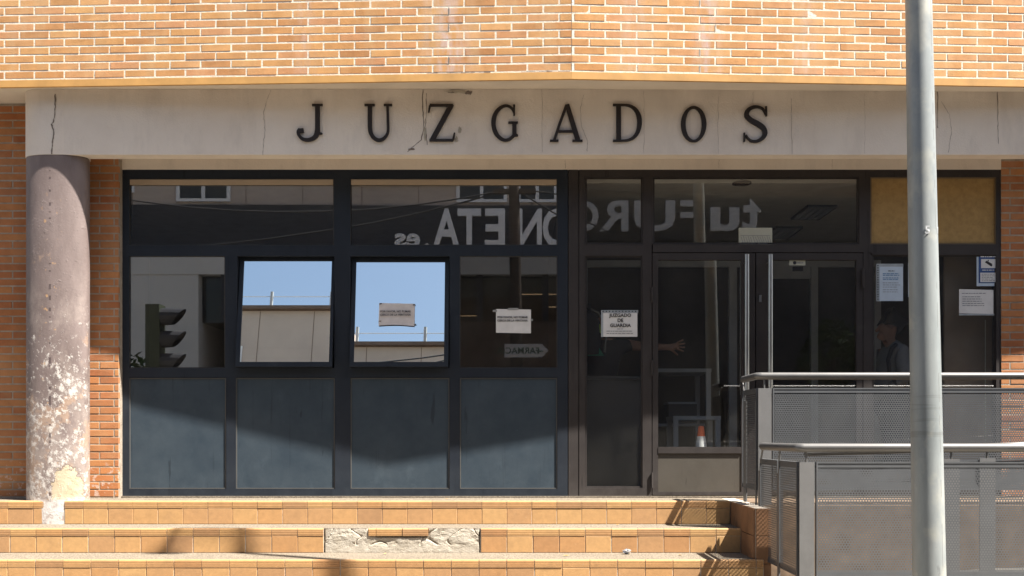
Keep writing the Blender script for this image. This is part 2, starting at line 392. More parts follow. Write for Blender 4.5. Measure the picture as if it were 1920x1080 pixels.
M['jeans'] = plain('dark_jeans', (0.03, 0.04, 0.065), 0.95)
M['green'] = plain('green_fabric', (0.015, 0.19, 0.115), 0.8)
M['lime'] = plain('lime_fabric', (0.38, 0.55, 0.12), 0.8)
M['greypipe'] = plain('grey_piping', (0.22, 0.22, 0.21), 0.8)
M['asphalt'] = plain('asphalt', (0.052, 0.051, 0.050), 0.95, 0, 0.25, 2, 0.5)
M['pave'] = plain('pavement_slabs', (0.29, 0.26, 0.215), 0.9, 0, 0.2, 2)
M['kerb'] = plain('kerb_stone', (0.34, 0.33, 0.31), 0.9)
M['opp_wall'] = plain('beige_render', (0.50, 0.415, 0.36), 0.9, 0, 0.12, 1)
M['opp_pale'] = plain('pale_render', (0.66, 0.65, 0.63), 0.9, 0, 0.08, 1)
M['opp_brown'] = plain('brown_cladding', (0.155, 0.105, 0.080), 0.8, 0, 0.2, 3)
M['opp_redbrick'] = plain('dark_red_brick', (0.085, 0.045, 0.035), 0.9, 0, 0.2, 4)
M['opp_dark'] = plain('dark_sign_board', (0.032, 0.033, 0.042), 0.6)
M['opp_white'] = plain('white_letter', (0.78, 0.78, 0.80), 0.6, 0, 0.04)
M['worn'] = plain('worn_white_paint', (0.60, 0.61, 0.61), 0.6, 0, 0.4, 60)
M['wood'] = plain('old_wood_pole', (0.075, 0.055, 0.045), 0.9, 0, 0.3, 8)
M['farm_green'] = plain('green_letter', (0.02, 0.11, 0.075), 0.6)
M['tl_green'] = plain('traffic_light_green', (0.045, 0.058, 0.036), 0.6)
M['tl_dark'] = plain('traffic_light_dark', (0.035, 0.037, 0.045), 0.6)
M['leaf'] = plain('tree_leaf', (0.040, 0.070, 0.020), 0.7, 0, 0.3, 3)
M['dryleaf'] = plain('dry_leaf', (0.42, 0.27, 0.11), 0.8)
M['foil'] = plain('silver_foil', (0.72, 0.73, 0.76), 0.25, 0.8)
M['lamp'] = emit('lamp_diffuser', (1.0, 0.93, 0.78), 0.10)
M['warm'] = emit('warm_tube', (1.0, 0.66, 0.36), 0.22)
M['lampdark'] = plain('lantern_dark', (0.06, 0.06, 0.065), 0.5)

# ---- text (built before the rest so that evaluation stays quick)
def text_mesh(body, size, fat=0.0, extr=0.0, align='CENTER', res=3):
    cu = bpy.data.curves.new('text', 'FONT'); cu.body = body; cu.size = size; cu.offset = fat; cu.extrude = extr
    cu.align_x = align; cu.resolution_u = res; cu.space_line = 1.0
    o = bpy.data.objects.new('text', cu); COL.objects.link(o)
    dg = bpy.context.evaluated_depsgraph_get(); dg.update()
    me = bpy.data.meshes.new_from_object(o.evaluated_get(dg))
    bpy.data.objects.remove(o); bpy.data.curves.remove(cu)
    return me
FACING = Matrix(((1, 0, 0), (0, 0, -1), (0, 1, 0)))      # text plane XY -> XZ, facing -y (towards the street)
BACK = Matrix(((-1, 0, 0), (0, 0, 1), (0, 1, 0)))        # facing +y (towards the court house)
def text_at(body, size, X, Y, Z, rot=FACING, fat=0.0, extr=0.0, align='CENTER'):
    me = text_mesh(body, size, fat, extr, align)
    me.transform(Matrix.Translation((X, Y, Z)) @ rot.to_4x4()); me.update(); return me
TXT = {}
# ------------------------------------------------------------------ bodies grown from a skeleton
def skin_mesh(name, joints, edges, root=0, sub=2):
    """joints: list of (x, y, z, r) ; edges between their indexes ; returns one continuous tapered mesh"""
    me = bpy.data.meshes.new(name); me.from_pydata([j[:3] for j in joints], edges, [])
    o = bpy.data.objects.new(name, me); COL.objects.link(o)
    md = o.modifiers.new('skin', 'SKIN'); md.use_smooth_shade = True
    sv = me.skin_vertices[0].data
    for i, j in enumerate(joints):
        r = j[3]; sv[i].radius = (r, r) if not isinstance(r, tuple) else r
    sv[root].use_root = True
    o.modifiers.new('sub', 'SUBSURF').levels = sub
    dg = bpy.context.evaluated_depsgraph_get(); dg.update()
    m2 = bpy.data.meshes.new_from_object(o.evaluated_get(dg)); m2.name = name
    bpy.data.objects.remove(o)
    return m2

class Sk:
    def __init__(s): s.j = []; s.e = []; s.id = {}
    def p(s, key, x, y, z, r, to=None):
        s.id[key] = len(s.j); s.j.append((x, y, z, r))
        if to is not None: s.e.append((s.id[to], s.id[key]))
        return s
    def mesh(s, name, M4=None, sub=2):
        me = skin_mesh(name, s.j, s.e, 0, sub)
        if M4 is not None: me.transform(M4)
        return me

def head(s, base, x, y, z, fx, fy):
    """neck, skull, jaw, nose, lips and ears for a head centred at x,y,z that looks along (fx,fy)"""
    lx, ly = -fy, fx
    def q(key, f, l, dz, r, to): s.p(key, x+fx*f+lx*l, y+fy*f+ly*l, z+dz, r, to)
    q('neck', -0.015, 0, -0.135, 0.052, base); q('skull', 0.0, 0, -0.02, 0.080, 'neck'); q('crownhead', -0.012, 0, 0.055, 0.078, 'skull')
    q('jaw', 0.055, 0, -0.075, 0.042, 'skull'); q('chin', 0.078, 0, -0.100, 0.024, 'jaw')
    q('nosebridge', 0.082, 0, 0.005, 0.018, 'skull'); q('nosetip', 0.112, 0, -0.028, 0.013, 'nosebridge')
    q('lips', 0.095, 0, -0.066, 0.012, 'jaw')
    for sg, k in ((1, 'earl'), (-1, 'earr')):
        q(k, -0.005, sg*0.085, -0.02, 0.014, 'skull'); q(k+'t', -0.018, sg*0.094, 0.012, 0.011, k)

def hand(s, wrist, px, py, pz, d, up, side, key):
    """palm and five bent fingers; d forward, up = spread axis, side = palm normal"""
    d, up, side = Vector(d), Vector(up), Vector(side); o = Vector((px, py, pz))
    def q(k, v, r, to): s.p(key+k, v.x, v.y, v.z, r, to)
    q('palm', o+d*0.045, (0.032), wrist); q('knuck', o+d*0.085, 0.030, key+'palm')
    for i, (u, ln) in enumerate(((0.032, 0.062), (0.011, 0.075), (-0.011, 0.070), (-0.032, 0.055))):
        a = o+d*0.088+up*u; b = a+d*ln*0.5+up*u*0.35+side*0.004; c = a+d*ln+up*u*0.7+side*0.018
        q(f'f{i}a', a, 0.0095, key+'knuck'); q(f'f{i}b', b, 0.0085, key+f'f{i}a'); q(f'f{i}c', c, 0.007, key+f'f{i}b')
    a = o+d*0.03-up*0.034*-1; 
    q('ta', o+d*0.035-up*0.036, 0.013, key+'palm'); q('tb', o+d*0.062-up*0.066, 0.0105, key+'ta'); q('tc', o+d*0.085-up*0.085+side*0.01, 0.009, key+'tb')

def mirror_limbs(s, f): 
    for sg, k in ((1, 'l'), (-1, 'r')): f(sg, k)

# person in the grey hoodie, looking to -x ; local origin at the feet
def make_hooded():
    s = Sk(); fx, fy = -1.0, 0.0
    def q(key, f, l, z, r, to=None): s.p(key, -f, -l, z, r, to)
    q('pelvis', 0, 0, 0.90, 0.125); q('spine', 0.0, 0, 1.06, 0.115, 'pelvis'); q('chest', 0.01, 0, 1.21, 0.13, 'spine'); q('nb', -0.02, 0, 1.33, 0.065, 'chest')
    head(s, 'nb', -0.035, 0, 1.495, fx, fy)
    for sg, k in ((1, 'l'), (-1, 'r')):
        q('sh'+k, -0.01, sg*0.165, 1.29, 0.055, 'chest'); q('el'+k, -0.03, sg*0.215, 1.03, 0.042, 'sh'+k); q('wr'+k, 0.07, sg*0.12, 0.93, 0.026, 'el'+k)
        hand(s, 'wr'+k, -0.07, -sg*0.12, 0.93, (0.0, sg*0.9, -0.43), (-0.2, sg*0.4, 0.89), (1.0, 0, 0), 'h'+k)
        q('hp'+k, 0, sg*0.09, 0.85, 0.09, 'pelvis'); q('kn'+k, 0.03*sg, sg*0.095, 0.46, 0.058, 'hp'+k); q('an'+k, -0.02+0.03*sg, sg*0.1, 0.09, 0.040, 'kn'+k); q('toe'+k, 0.12+0.03*sg, sg*0.105, 0.045, 0.036, 'an'+k)
    body = s.mesh('body')
    c = Sk()
    def q(key, f, l, z, r, to=None): c.p(key, -f, -l, z, r, to)
    q('hem', 0.01, 0, 0.82, 0.165); q('pocket', 0.02, 0, 0.93, 0.165, 'hem'); q('spine', 0.0, 0, 1.06, 0.145, 'pocket'); q('chest', 0.005, 0, 1.20, 0.158, 'spine'); q('nb', -0.03, 0, 1.325, 0.095, 'chest'); q('hood', -0.085, 0, 1.37, 0.062, 'nb')
    for sg, k in ((1, 'l'), (-1, 'r')):
        q('sh'+k, -0.015, sg*0.17, 1.275, 0.075, 'chest'); q('el'+k, -0.03, sg*0.22, 1.03, 0.062, 'sh'+k); q('wr'+k, 0.085, sg*0.13, 0.93, 0.050, 'el'+k)
    hoodie = c.mesh('hoodie')
    t = Sk()
    def q(key, f, l, z, r, to=None): t.p(key, -f, -l, z, r, to)
    q('w', 0, 0, 0.90, 0.138)
    for sg, k in ((1, 'l'), (-1, 'r')):
        q('hp'+k, 0, sg*0.092, 0.82, 0.105, 'w'); q('kn'+k, 0.03*sg, sg*0.097, 0.46, 0.078, 'hp'+k); q('an'+k, -0.02+0.03*sg, sg*0.1, 0.10, 0.060, 'kn'+k)
    trousers = t.mesh('trousers')
    h = Sk(); h.p('a', 0.018, 0, 1.565, 0.088); h.p('b', 0.062, 0, 1.530, 0.086, 'a'); h.p('c', 0.085, 0, 1.47, 0.062, 'b'); h.p('d', -0.028, 0, 1.592, 0.060, 'a')
    hair = h.mesh('hair')
    return body, hoodie, trousers, hair
# person in the black t-shirt, facing the street, left arm stretched out to +x
def make_pointing():
    s = Sk()
    s.p('pelvis', 0, 0, 0.96, 0.105); s.p('spine', 0, 0, 1.14, 0.105, 'pelvis'); s.p('chest', 0, -0.01, 1.31, 0.14, 'spine'); s.p('nb', 0, 0.01, 1.44, 0.065, 'chest')
    head(s, 'nb', 0.0, -0.01, 1.605, -0.5, -0.866)
    s.p('shl', 0.175, 0, 1.395, 0.058, 'chest'); s.p('ell', 0.39, -0.04, 1.36, 0.045, 'shl'); s.p('wrl', 0.605, -0.08, 1.355, 0.029, 'ell')
    hand(s, 'wrl', 0.605, -0.08, 1.355, (0.985, -0.1, 0.10), (-0.1, 0, 0.99), (0, 1.0, 0), 'hl')
    s.p('shr', -0.175, 0, 1.385, 0.058, 'chest'); s.p('elr', -0.23, 0.0, 1.10, 0.045, 'shr'); s.p('wrr', -0.22, -0.09, 0.88, 0.029, 'elr')
    hand(s, 'wrr', -0.22, -0.09, 0.88, (0.05, -0.35, -0.93), (0.0, -0.93, 0.35), (1.0, 0, 0), 'hr')
    for sg, k in ((1, 'l'), (-1, 'r')):
        s.p('hp'+k, sg*0.095, 0, 0.91, 0.095, 'pelvis'); s.p('kn'+k, sg*0.11, -0.02, 0.50, 0.060, 'hp'+k); s.p('an'+k, sg*0.115, 0.02, 0.09, 0.042, 'kn'+k); s.p('toe'+k, sg*0.13, -0.12, 0.045, 0.037, 'an'+k)
    body = s.mesh('body')
    c = Sk(); c.p('hem', 0, 0, 0.84, 0.165); c.p('waist', 0, 0, 0.98, 0.155, 'hem'); c.p('spine', 0, 0, 1.14, 0.145, 'waist'); c.p('chest', 0, -0.01, 1.30, 0.158, 'spine'); c.p('nb', 0, 0.01, 1.425, 0.085, 'chest')
    c.p('shl', 0.17, 0, 1.39, 0.078, 'chest'); c.p('ell', 0.31, -0.025, 1.368, 0.066, 'shl')
    c.p('shr', -0.17, 0, 1.375, 0.078, 'chest'); c.p('elr', -0.215, 0, 1.20, 0.066, 'shr')
    shirt = c.mesh('shirt')
    t = Sk(); t.p('w', 0, 0, 0.98, 0.152); t.p('w2', 0, 0, 0.90, 0.150, 'w')
    for sg, k in ((1, 'l'), (-1, 'r')):
        t.p('hp'+k, sg*0.097, 0, 0.82, 0.115, 'w2'); t.p('kn'+k, sg*0.112, -0.02, 0.50, 0.08, 'hp'+k); t.p('an'+k, sg*0.115, 0.02, 0.10, 0.06, 'kn'+k)
    trousers = t.mesh('trousers')
    h = Sk(); h.p('a', 0.005, 0.0, 1.672, 0.088); h.p('b', 0.025, 0.045, 1.64, 0.082, 'a'); h.p('c', 0.03, 0.065, 1.58, 0.055, 'b')
    hair = h.mesh('hair')
    return body, shirt, trousers, hair
HOODED, POINTING = make_hooded(), make_pointing()

def T(key, *a, **k): TXT[key] = text_at(*a, **k)

# ================================================================== THE SETTING: ground and steps
zs = -1.12
MB().box(-160, 160, -200, 60, zs-0.3, zs).build('road', M['asphalt'])
tag(bpy.data.objects['road'], kind='structure', label='grey asphalt street in front of the courthouse steps')
MB().box(-40, 40, -3.95, 14, zs+0.004, zs+0.125).build('pavement', M['pave'])
tag(bpy.data.objects['pavement'], kind='structure', label='pale pavement at the foot of the steps')
MB().box(-40, 40, -4.1, -3.953, zs+0.004, zs+0.127).build('kerb', M['kerb']); tag(bpy.data.objects['kerb'], kind='structure', label='stone kerb along the pavement')
MB().box(-40, 40, -10.95, -9.3, zs+0.004, zs+0.125).build('far_pavement', M['pave']); tag(bpy.data.objects['far_pavement'], kind='structure', label='pavement across the street')

# steps: risers at these distances, tread tops at these heights
RD = [7.5, 7.15, 6.745, 6.36, 5.97, 5.58]
RZ = [0.0, -0.186, -0.372, -0.558, -0.744, -0.93]
RX = [1.748, 1.748, 1.815, 1.815, 1.815, 1.815]
st = MB()
TT = 0.014   # tile thickness
# landing
st.box(-9, 1.748, PY(RD[0])+TT, 0.30, zs+0.13, 0.0)
for k in range(1, 6):
    st.box(-9, RX[k], PY(RD[k])+TT, PY(RD[k-1])+TT-0.001, zs+0.13, RZ[k])
steps = st.build('front_steps', M['aggr']); tag(steps, kind='structure', label='three visible tiled steps with speckled concrete treads')
NH, BH = 0.057, 0.124   # nosing and body tile heights
def nosing_mesh(w):
    # profile (y out of riser, z down from tread) with three grooves
    pr = [(TT, 0.0012), (0.006, 0.0012), (0.0005, -0.002), (-0.0022, -0.008), (-0.0025, -0.017), (0.0, -0.0185), (0.0, -0.0205), (-0.0025, -0.022), (-0.0025, -0.030), (0.0, -0.0315), (0.0, -0.0335),
          (-0.0025, -0.035), (-0.0025, -0.043), (0.0, -0.0445), (0.0, -0.0465), (-0.0025, -0.048), (-0.0018, -NH+0.001), (TT, -NH+0.001)]
    n = len(pr); m = MB()
    vs = [(x, y, z) for x in (-w/2, w/2) for (y, z) in pr]
    m.add(vs, [(i, (i+1) % n, n+(i+1) % n, n+i) for i in range(n)]+[tuple(reversed(range(n))), tuple(range(n, 2*n))])
    return m.mesh('nosing_tile')
def tile_mesh(w, h, t=TT, bev=0.0025):
    m = MB(); a, b = w/2, h/2
    vs = [(-a, t, -b), (a, t, -b), (a, t, b), (-a, t, b), (-a, bev, -b), (a, bev, -b), (a, bev, b), (-a, bev, b),
          (-a+bev, 0, -b+bev), (a-bev, 0, -b+bev), (a-bev, 0, b-bev), (-a+bev, 0, b-bev)]
    fs = [(8, 9, 10, 11)]+[(i, (i+1) % 4, 4+(i+1) % 4, 4+i) for i in range(4)]+[(4+i, 4+(i+1) % 4, 8+(i+1) % 4, 8+i) for i in range(4)]
    m.add(vs, fs); return m.mesh('tile')
_tc = {}
def tile_w(kind, w, h=BH):
    key = (kind, round(w, 3), round(h, 3))
    if key not in _tc:
        _tc[key] = nosing_mesh(w) if kind == 'n' else tile_mesh(w, h)
        _tc[key].materials.append(M['tile'])
    return _tc[key]
rows = [(0, -1.2397), (1, -0.239), (2, -1.0373)]
grout = MB()
colc, colh = -3.6925, 0.2485
for k, x0 in rows:
    P = 0.1998; J = 0.004 if k == 0 else 0.006
    yb = PY(RD[k]); z0 = RZ[k]
    i0 = int((-4.9-x0)/P)
    i = i0
    while True:
        a = x0+i*P; b = a+P; i += 1
        if a > RX[k]-0.01: break
        b = min(b, RX[k])
        segs = [(a, b)]
        if k == 0:   # the column foot interrupts the first row
            c0, c1 = -3.738, -3.586
            segs = [(a, min(b, c0)), (max(a, c1), b)] if (a < c1 and b > c0) else [(a, b)]
        for (u, v) in segs:
            if v-u < 0.02: continue
            w = round(v-u-J, 3); xc = (u+v)/2
            miss = (k == 1 and -1.45 < (a+b)/2 < -0.24)
            if not miss or -1.05 < (a+b)/2 < -0.64:
                obj('nosing_tile', tile_w('n', w), None, steps, (xc+random.uniform(-.001, .001), yb+random.uniform(-.0015, .0015), z0))
            elif -1.24 < (a+b)/2 < -1.04:
                obj('nosing_tile', tile_w('n', 0.055), None, steps, (b-0.03, yb, z0))
            if not miss:
                obj('tile', tile_w('b', w), None, steps, (xc+random.uniform(-.001, .001), yb+random.uniform(-.001, .001), z0-NH-0.003-BH/2), (random.uniform(-.004, .004), 0, random.uniform(-.004, .004)))
    # grout bed behind the tile joints
    rg = [(-9, RX[k])] if k != 1 else [(-9, -1.44), (-0.24, RX[k])]
    for (u, v) in rg: grout.box(u, v, yb+0.0035, yb+TT-0.0005, z0-0.184, z0-0.002)
grout.build('tile_joints', M['grout'], steps)['kind'] = 'stuff'
# the place where tiles have fallen off
g = MB(); nx, nz = 190, 30
XA, XB, ZA, ZB = -1.437, -0.243, RZ[2]+0.001, RZ[1]-0.0015
vs = []
for j in range(nz+1):
    for i in range(nx+1):
        x = XA+(XB-XA)*i/nx; z = ZA+(ZB-ZA)*j/nz
        p = Vector((x*9, z*14, 1.3))
        n1 = noise.fractal(p, 0.8, 2.1, 6); n2 = noise.turbulence(Vector((x*5, z*11, 4.2)), 5, True)
        rel = 0.011+0.0045*n1-0.006*max(0, n2-0.55)*2.4
        u = (z-ZA)/(ZB-ZA)
        if u < 0.38: rel = 0.011+0.003*n1+(rel-0.011-0.003*n1)*max(0, u-0.26)/0.12
        rid = abs(noise.noise(Vector((x*4.2+3, z*7.5, 8.1))))
        if rid < 0.03 and u > 0.3: rel -= 0.008*(1-rid/0.03)
        side = min(x-XA, XB-x)
        if side < 0.012: rel = min(rel, 0.004)
        if -1.045 < x < -0.635 and u > 0.62: rel = min(rel, 0.002)
        y = PY(RD[1])+0.018-rel*1.0
        vs.append((x+0.003*noise.noise(p*2), y, z))
W = nx+1
g.add(vs, [(j*W+i, j*W+i+1, (j+1)*W+i+1, (j+1)*W+i) for j in range(nz) for i in range(nx)])
br = g.build('broken_patch', M['rough'], steps); br['label'] = 'bare rough mortar where the riser tiles have fallen off'
# low tiled side wall closing the steps on the right
sw = MB(); sw.box(1.762, 1.875, PY(6.775), PY(7.5)+0.4, zs+0.13, -0.004)
M['tile_shaded'] = plain('shaded_tile', (0.24, 0.125, 0.062), 0.75, 0, 0.3, 5)  # darker than the stair tile: the side wall's shade is put into the colour
sidew = sw.build('ramp_side_wall', M['grout']); tag(sidew, kind='structure', label='low tiled side wall closing the right end of the steps')
tm = tile_mesh(0.172, 0.196); tm.materials.append(M['tile_shaded'])
tm2 = tile_mesh(0.108, 0.196); tm2.materials.append(M['tile_shaded'])
for r in range(3):
    zc = -0.004-0.1-r*0.2
    for c in range(4):
        yc = PY(6.775)+0.09+c*0.178
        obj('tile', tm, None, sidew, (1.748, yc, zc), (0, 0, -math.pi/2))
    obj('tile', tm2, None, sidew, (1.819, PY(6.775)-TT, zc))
# upper landing to the right and the ramp in front of it
ld = MB(); ld.box(1.877, 9, PY(7.04), 0.30, zs+0.13, -0.002)
land = ld.build('upper_landing', plain('worn_concrete', (0.17, 0.115, 0.075), 0.9, 0, 0.6, 7)); tag(land, kind='structure', label='concrete landing in front of the doors behind the railing')
rp = MB()
y0, y1 = PY(6.02), PY(7.02)
rp.add([(1.90, y0, -0.56), (9, y0, -0.20), (9, y1, -0.20), (1.90, y1, -0.56), (1.90, y0, zs+.13), (9, y0, zs+.13), (9, y1, zs+.13), (1.90, y1, zs+.13)],
       [(0, 1, 2, 3), (0, 4, 5, 1), (1, 5, 6, 2), (2, 6, 7, 3), (3, 7, 4, 0)])
ramp = rp.build('access_ramp', plain('ramp_concrete', (0.11, 0.10, 0.085), 0.9, 0, 0.3, 3)); tag(ramp, kind='structure', label='sloping concrete access ramp behind the front railing')

# ================================================================== THE COURT HOUSE
CH = empty('courthouse_building', (0, 0, 0))
tag(CH, 'orange brick courthouse with white JUZGADOS beam above dark glazed entrance', 'building')
# ---- interior shell
room = MB()
room.box(-5.0, 6.5, 5.0, 5.2, -0.02, 3.3)
room.box(-5.2, -5.0, 0.2, 5.2, -0.02, 3.3); room.box(6.5, 6.7, 0.2, 5.2, -0.02, 3.3)
room.box(0.50, 0.58, 0.12, 4.99, 0.0, 2.99)
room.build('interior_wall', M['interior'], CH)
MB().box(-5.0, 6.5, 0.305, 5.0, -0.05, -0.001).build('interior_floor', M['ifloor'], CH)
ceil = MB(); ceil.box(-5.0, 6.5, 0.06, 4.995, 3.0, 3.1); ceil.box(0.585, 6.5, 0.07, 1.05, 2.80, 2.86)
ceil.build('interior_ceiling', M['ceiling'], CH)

# ---- upper brick walls
XAP, DAP, ZLIP = 0.455, 7.13, CZ+2.728
DL, DR = 0.055, 0.047
PITCH, BW, BHT, CRS = 0.2425, 0.2305, 0.0505, 0.0630
def bevel_brick(w, h, d, bev=0.0016, jit=0.0010, seed=0):
    rnd = random.Random(seed); a, b = w/2, h/2
    vs = [(-a, d, -b), (a, d, -b), (a, d, b), (-a, d, b)]
    vs += [(sx*a, bev, sz*b) for sx, sz in ((-1, -1), (1, -1), (1, 1), (-1, 1))]
    vs += [(sx*(a-bev)+rnd.uniform(-jit, jit), rnd.uniform(-jit, jit)*0.6, sz*(b-bev)+rnd.uniform(-jit, jit)) for sx, sz in ((-1, -1), (1, -1), (1, 1), (-1, 1))]
    m = MB(); m.add(vs, [(8, 9, 10, 11)]+[(i, (i+1) % 4, 4+(i+1) % 4, 4+i) for i in range(4)]+[(4+i, 4+(i+1) % 4, 8+(i+1) % 4, 8+i) for i in range(4)])
    return m
_bc = {}
def brick_me(w, mat, h=BHT):
    key = (round(w, 3), mat, random.randrange(4))
    if key not in _bc:
        me = bevel_brick(key[0], h, 0.03, seed=len(_bc)).mesh('brick'); me.materials.append(M[mat]); _bc[key] = me
    return _bc[key]
def upper_wall(sgn, slope, tilt, phase, name):
    """sgn -1 runs left from the fold, +1 right"""
    ang = math.atan(slope)*(-sgn)            # rotation about z of the wall direction
    base = Vector((XAP, PY(DAP), ZLIP))
    def at(u, out, z):                        # u metres from the fold, out metres in front, z above lip
        d = Vector((sgn, slope, 0)).normalized(); n = Vector((d.y*sgn, -d.x*sgn, 0)); n = Vector((sgn*slope, -1, 0)).normalized()
        return base+d*u+n*out+Vector((0, 0, z+tilt*u))
    L = 7.0; th = 0.15
    m = MB()
    n = [at(0, -0.0012, 0.045), at(L, -0.0012, 0.045), at(L, -0.0012, 3.4), at(0, -0.0012, 3.4)]
    bk = [v+Vector((0, th, 0)) for v in n]
    m.add(n+bk, [(0, 1, 2, 3), (7, 6, 5, 4), (0, 4, 5, 1), (1, 5, 6, 2), (2, 6, 7, 3), (3, 7, 4, 0)])
    w = m.build('upper_wall', M['mortar_up'], CH); w['label'] = name
    # ochre painted edge strip
    s = MB(); q = [at(0.0, 0.006, -0.004), at(L, 0.006, -0.004), at(L, 0.006, 0.050), at(0.0, 0.006, 0.050)]; qb = [v+Vector((0, 0.022, 0)) for v in q]
    s.add(q+qb, [(0, 1, 2, 3), (7, 6, 5, 4), (0, 4, 5, 1), (1, 5, 6, 2), (2, 6, 7, 3), (3, 7, 4, 0)])
    s.build('edge_strip', M['lip'], w)
    far = MB(); gp = MB(); rg_ = random.Random(11)
    if sgn < 0:
        for (u0, u1) in ((0.01, 0.36), (0.62, 1.09)):
            u = u0
            while u < u1:
                k_ = rg_.uniform(.02, .05); hh = rg_.uniform(.002, .009); gp.add([at(u, .0006, .0545), at(u+k_, .0006, .0545), at(u+k_, .0006, .0545+hh), at(u, .0006, .0545+hh*rg_.uniform(.5, 1))], [(0, 1, 2, 3)]); u += k_
        gp.add([at(-.0015, .0008, .06), at(.0015, .0008, .06), at(.0015, .0008, .9), at(-.0015, .0008, .9)], [(0, 1, 2, 3)])
    for r in range(40):
        z = 0.066+BHT/2+r*CRS
        off = (0 if r % 2 else PITCH/2)+phase
        u = -off
        while u < 5.2:
            a, b = max(u, 0.0), u+PITCH; u = b
            wd = b-a-0.012
            if wd < 0.03: continue
            c = at(a+wd/2, 0.0, z)
            if sgn < 0 and r < 11 and 0.84 < a < 1.05 and r in (1, 2, 4, 5, 7, 8, 9):
                gp.add([at(a-0.011, .0006, z-.028), at(a-0.004, .0006, z-.028), at(a-0.003, .0006, z+.024), at(a-0.010, .0006, z+.03)], [(0, 1, 2, 3)])
                gp.add([at(a-0.01, .0006, z-.033), at(a+0.10, .0006, z-.030), at(a+0.10, .0006, z-.0265), at(a-0.01, .0006, z-.0265)], [(0, 1, 2, 3)])
            if sgn > 0 and r < 11 and 0.95 < a < 1.12 and r in (0, 2, 5, 8, 9): gp.add([at(a-0.010, .0006, z-.028), at(a-0.005, .0006, z-.028), at(a-0.005, .0006, z+.026), at(a-0.010, .0006, z+.026)], [(0, 1, 2, 3)])
            if r < 11 and a < 4.65:
                o = obj('brick', brick_me(wd, 'brick_up'), None, w, c+Vector((0, random.uniform(-.0012, .0006), random.uniform(-.001, .001))), (0, -tilt*sgn*-1, 0))
                o.rotation_euler = (random.uniform(-.006, .006), -sgn*tilt+random.uniform(-.004, .004), sgn*math.atan(slope)+random.uniform(-.003, .003))
            elif r < 26 and a < 4.9:
                d = Vector((sgn, slope, 0)).normalized()
                p0, p1 = c-d*wd/2, c+d*wd/2; h = BHT/2
                far.add([p0+Vector((0, 0, -h)), p1+Vector((0, 0, -h)), p1+Vector((0, 0, h)), p0+Vector((0, 0, h)),
                         p0+Vector((0, .01, -h)), p1+Vector((0, .01, -h)), p1+Vector((0, .01, h)), p0+Vector((0, .01, h))],
                        [(0, 1, 2, 3), (0, 4, 5, 1), (1, 5, 6, 2), (2, 6, 7, 3), (3, 7, 4, 0)])
    gp.build('joint_gap', M['crack'], w)
    far.build('higher_bricks', M['brick_up'], w)['kind'] = 'stuff'
    return w
UWL = upper_wall(-1, DL, 0.0063, 0.02, 'left wing of the sunlit upper brick wall')
UWR = upper_wall(1, DR, 0.001, 0.10, 'right wing of the sunlit upper brick wall')
ZSOF = 3.302
# soffit behind the brick edge
sf = MB(); yl, ya, yr = PY(DAP)+0.0175+DL*5.655, PY(DAP)+0.0175, PY(DAP)+0.0175+DR*7.545
YS = PY(7.5)+0.004
for quad in (((-5.2, yl, ZLIP+0.0396), (XAP, ya, ZLIP+0.004), (XAP, YS, ZSOF), (-5.2, YS, ZSOF)), ((XAP, ya, ZLIP+0.004), (8, yr, ZLIP+0.012), (8, YS, ZSOF), (XAP, YS, ZSOF)), ((-5.2, YS, ZSOF), (8, YS, ZSOF), (8, 0.2, ZSOF), (-5.2, 0.2, ZSOF))):
    sf.add(list(quad)+[(x, y, z+0.02) for x, y, z in quad], [(3, 2, 1, 0), (4, 5, 6, 7), (2, 3, 7, 6)])
sf.build('soffit', M['soffit'], CH)

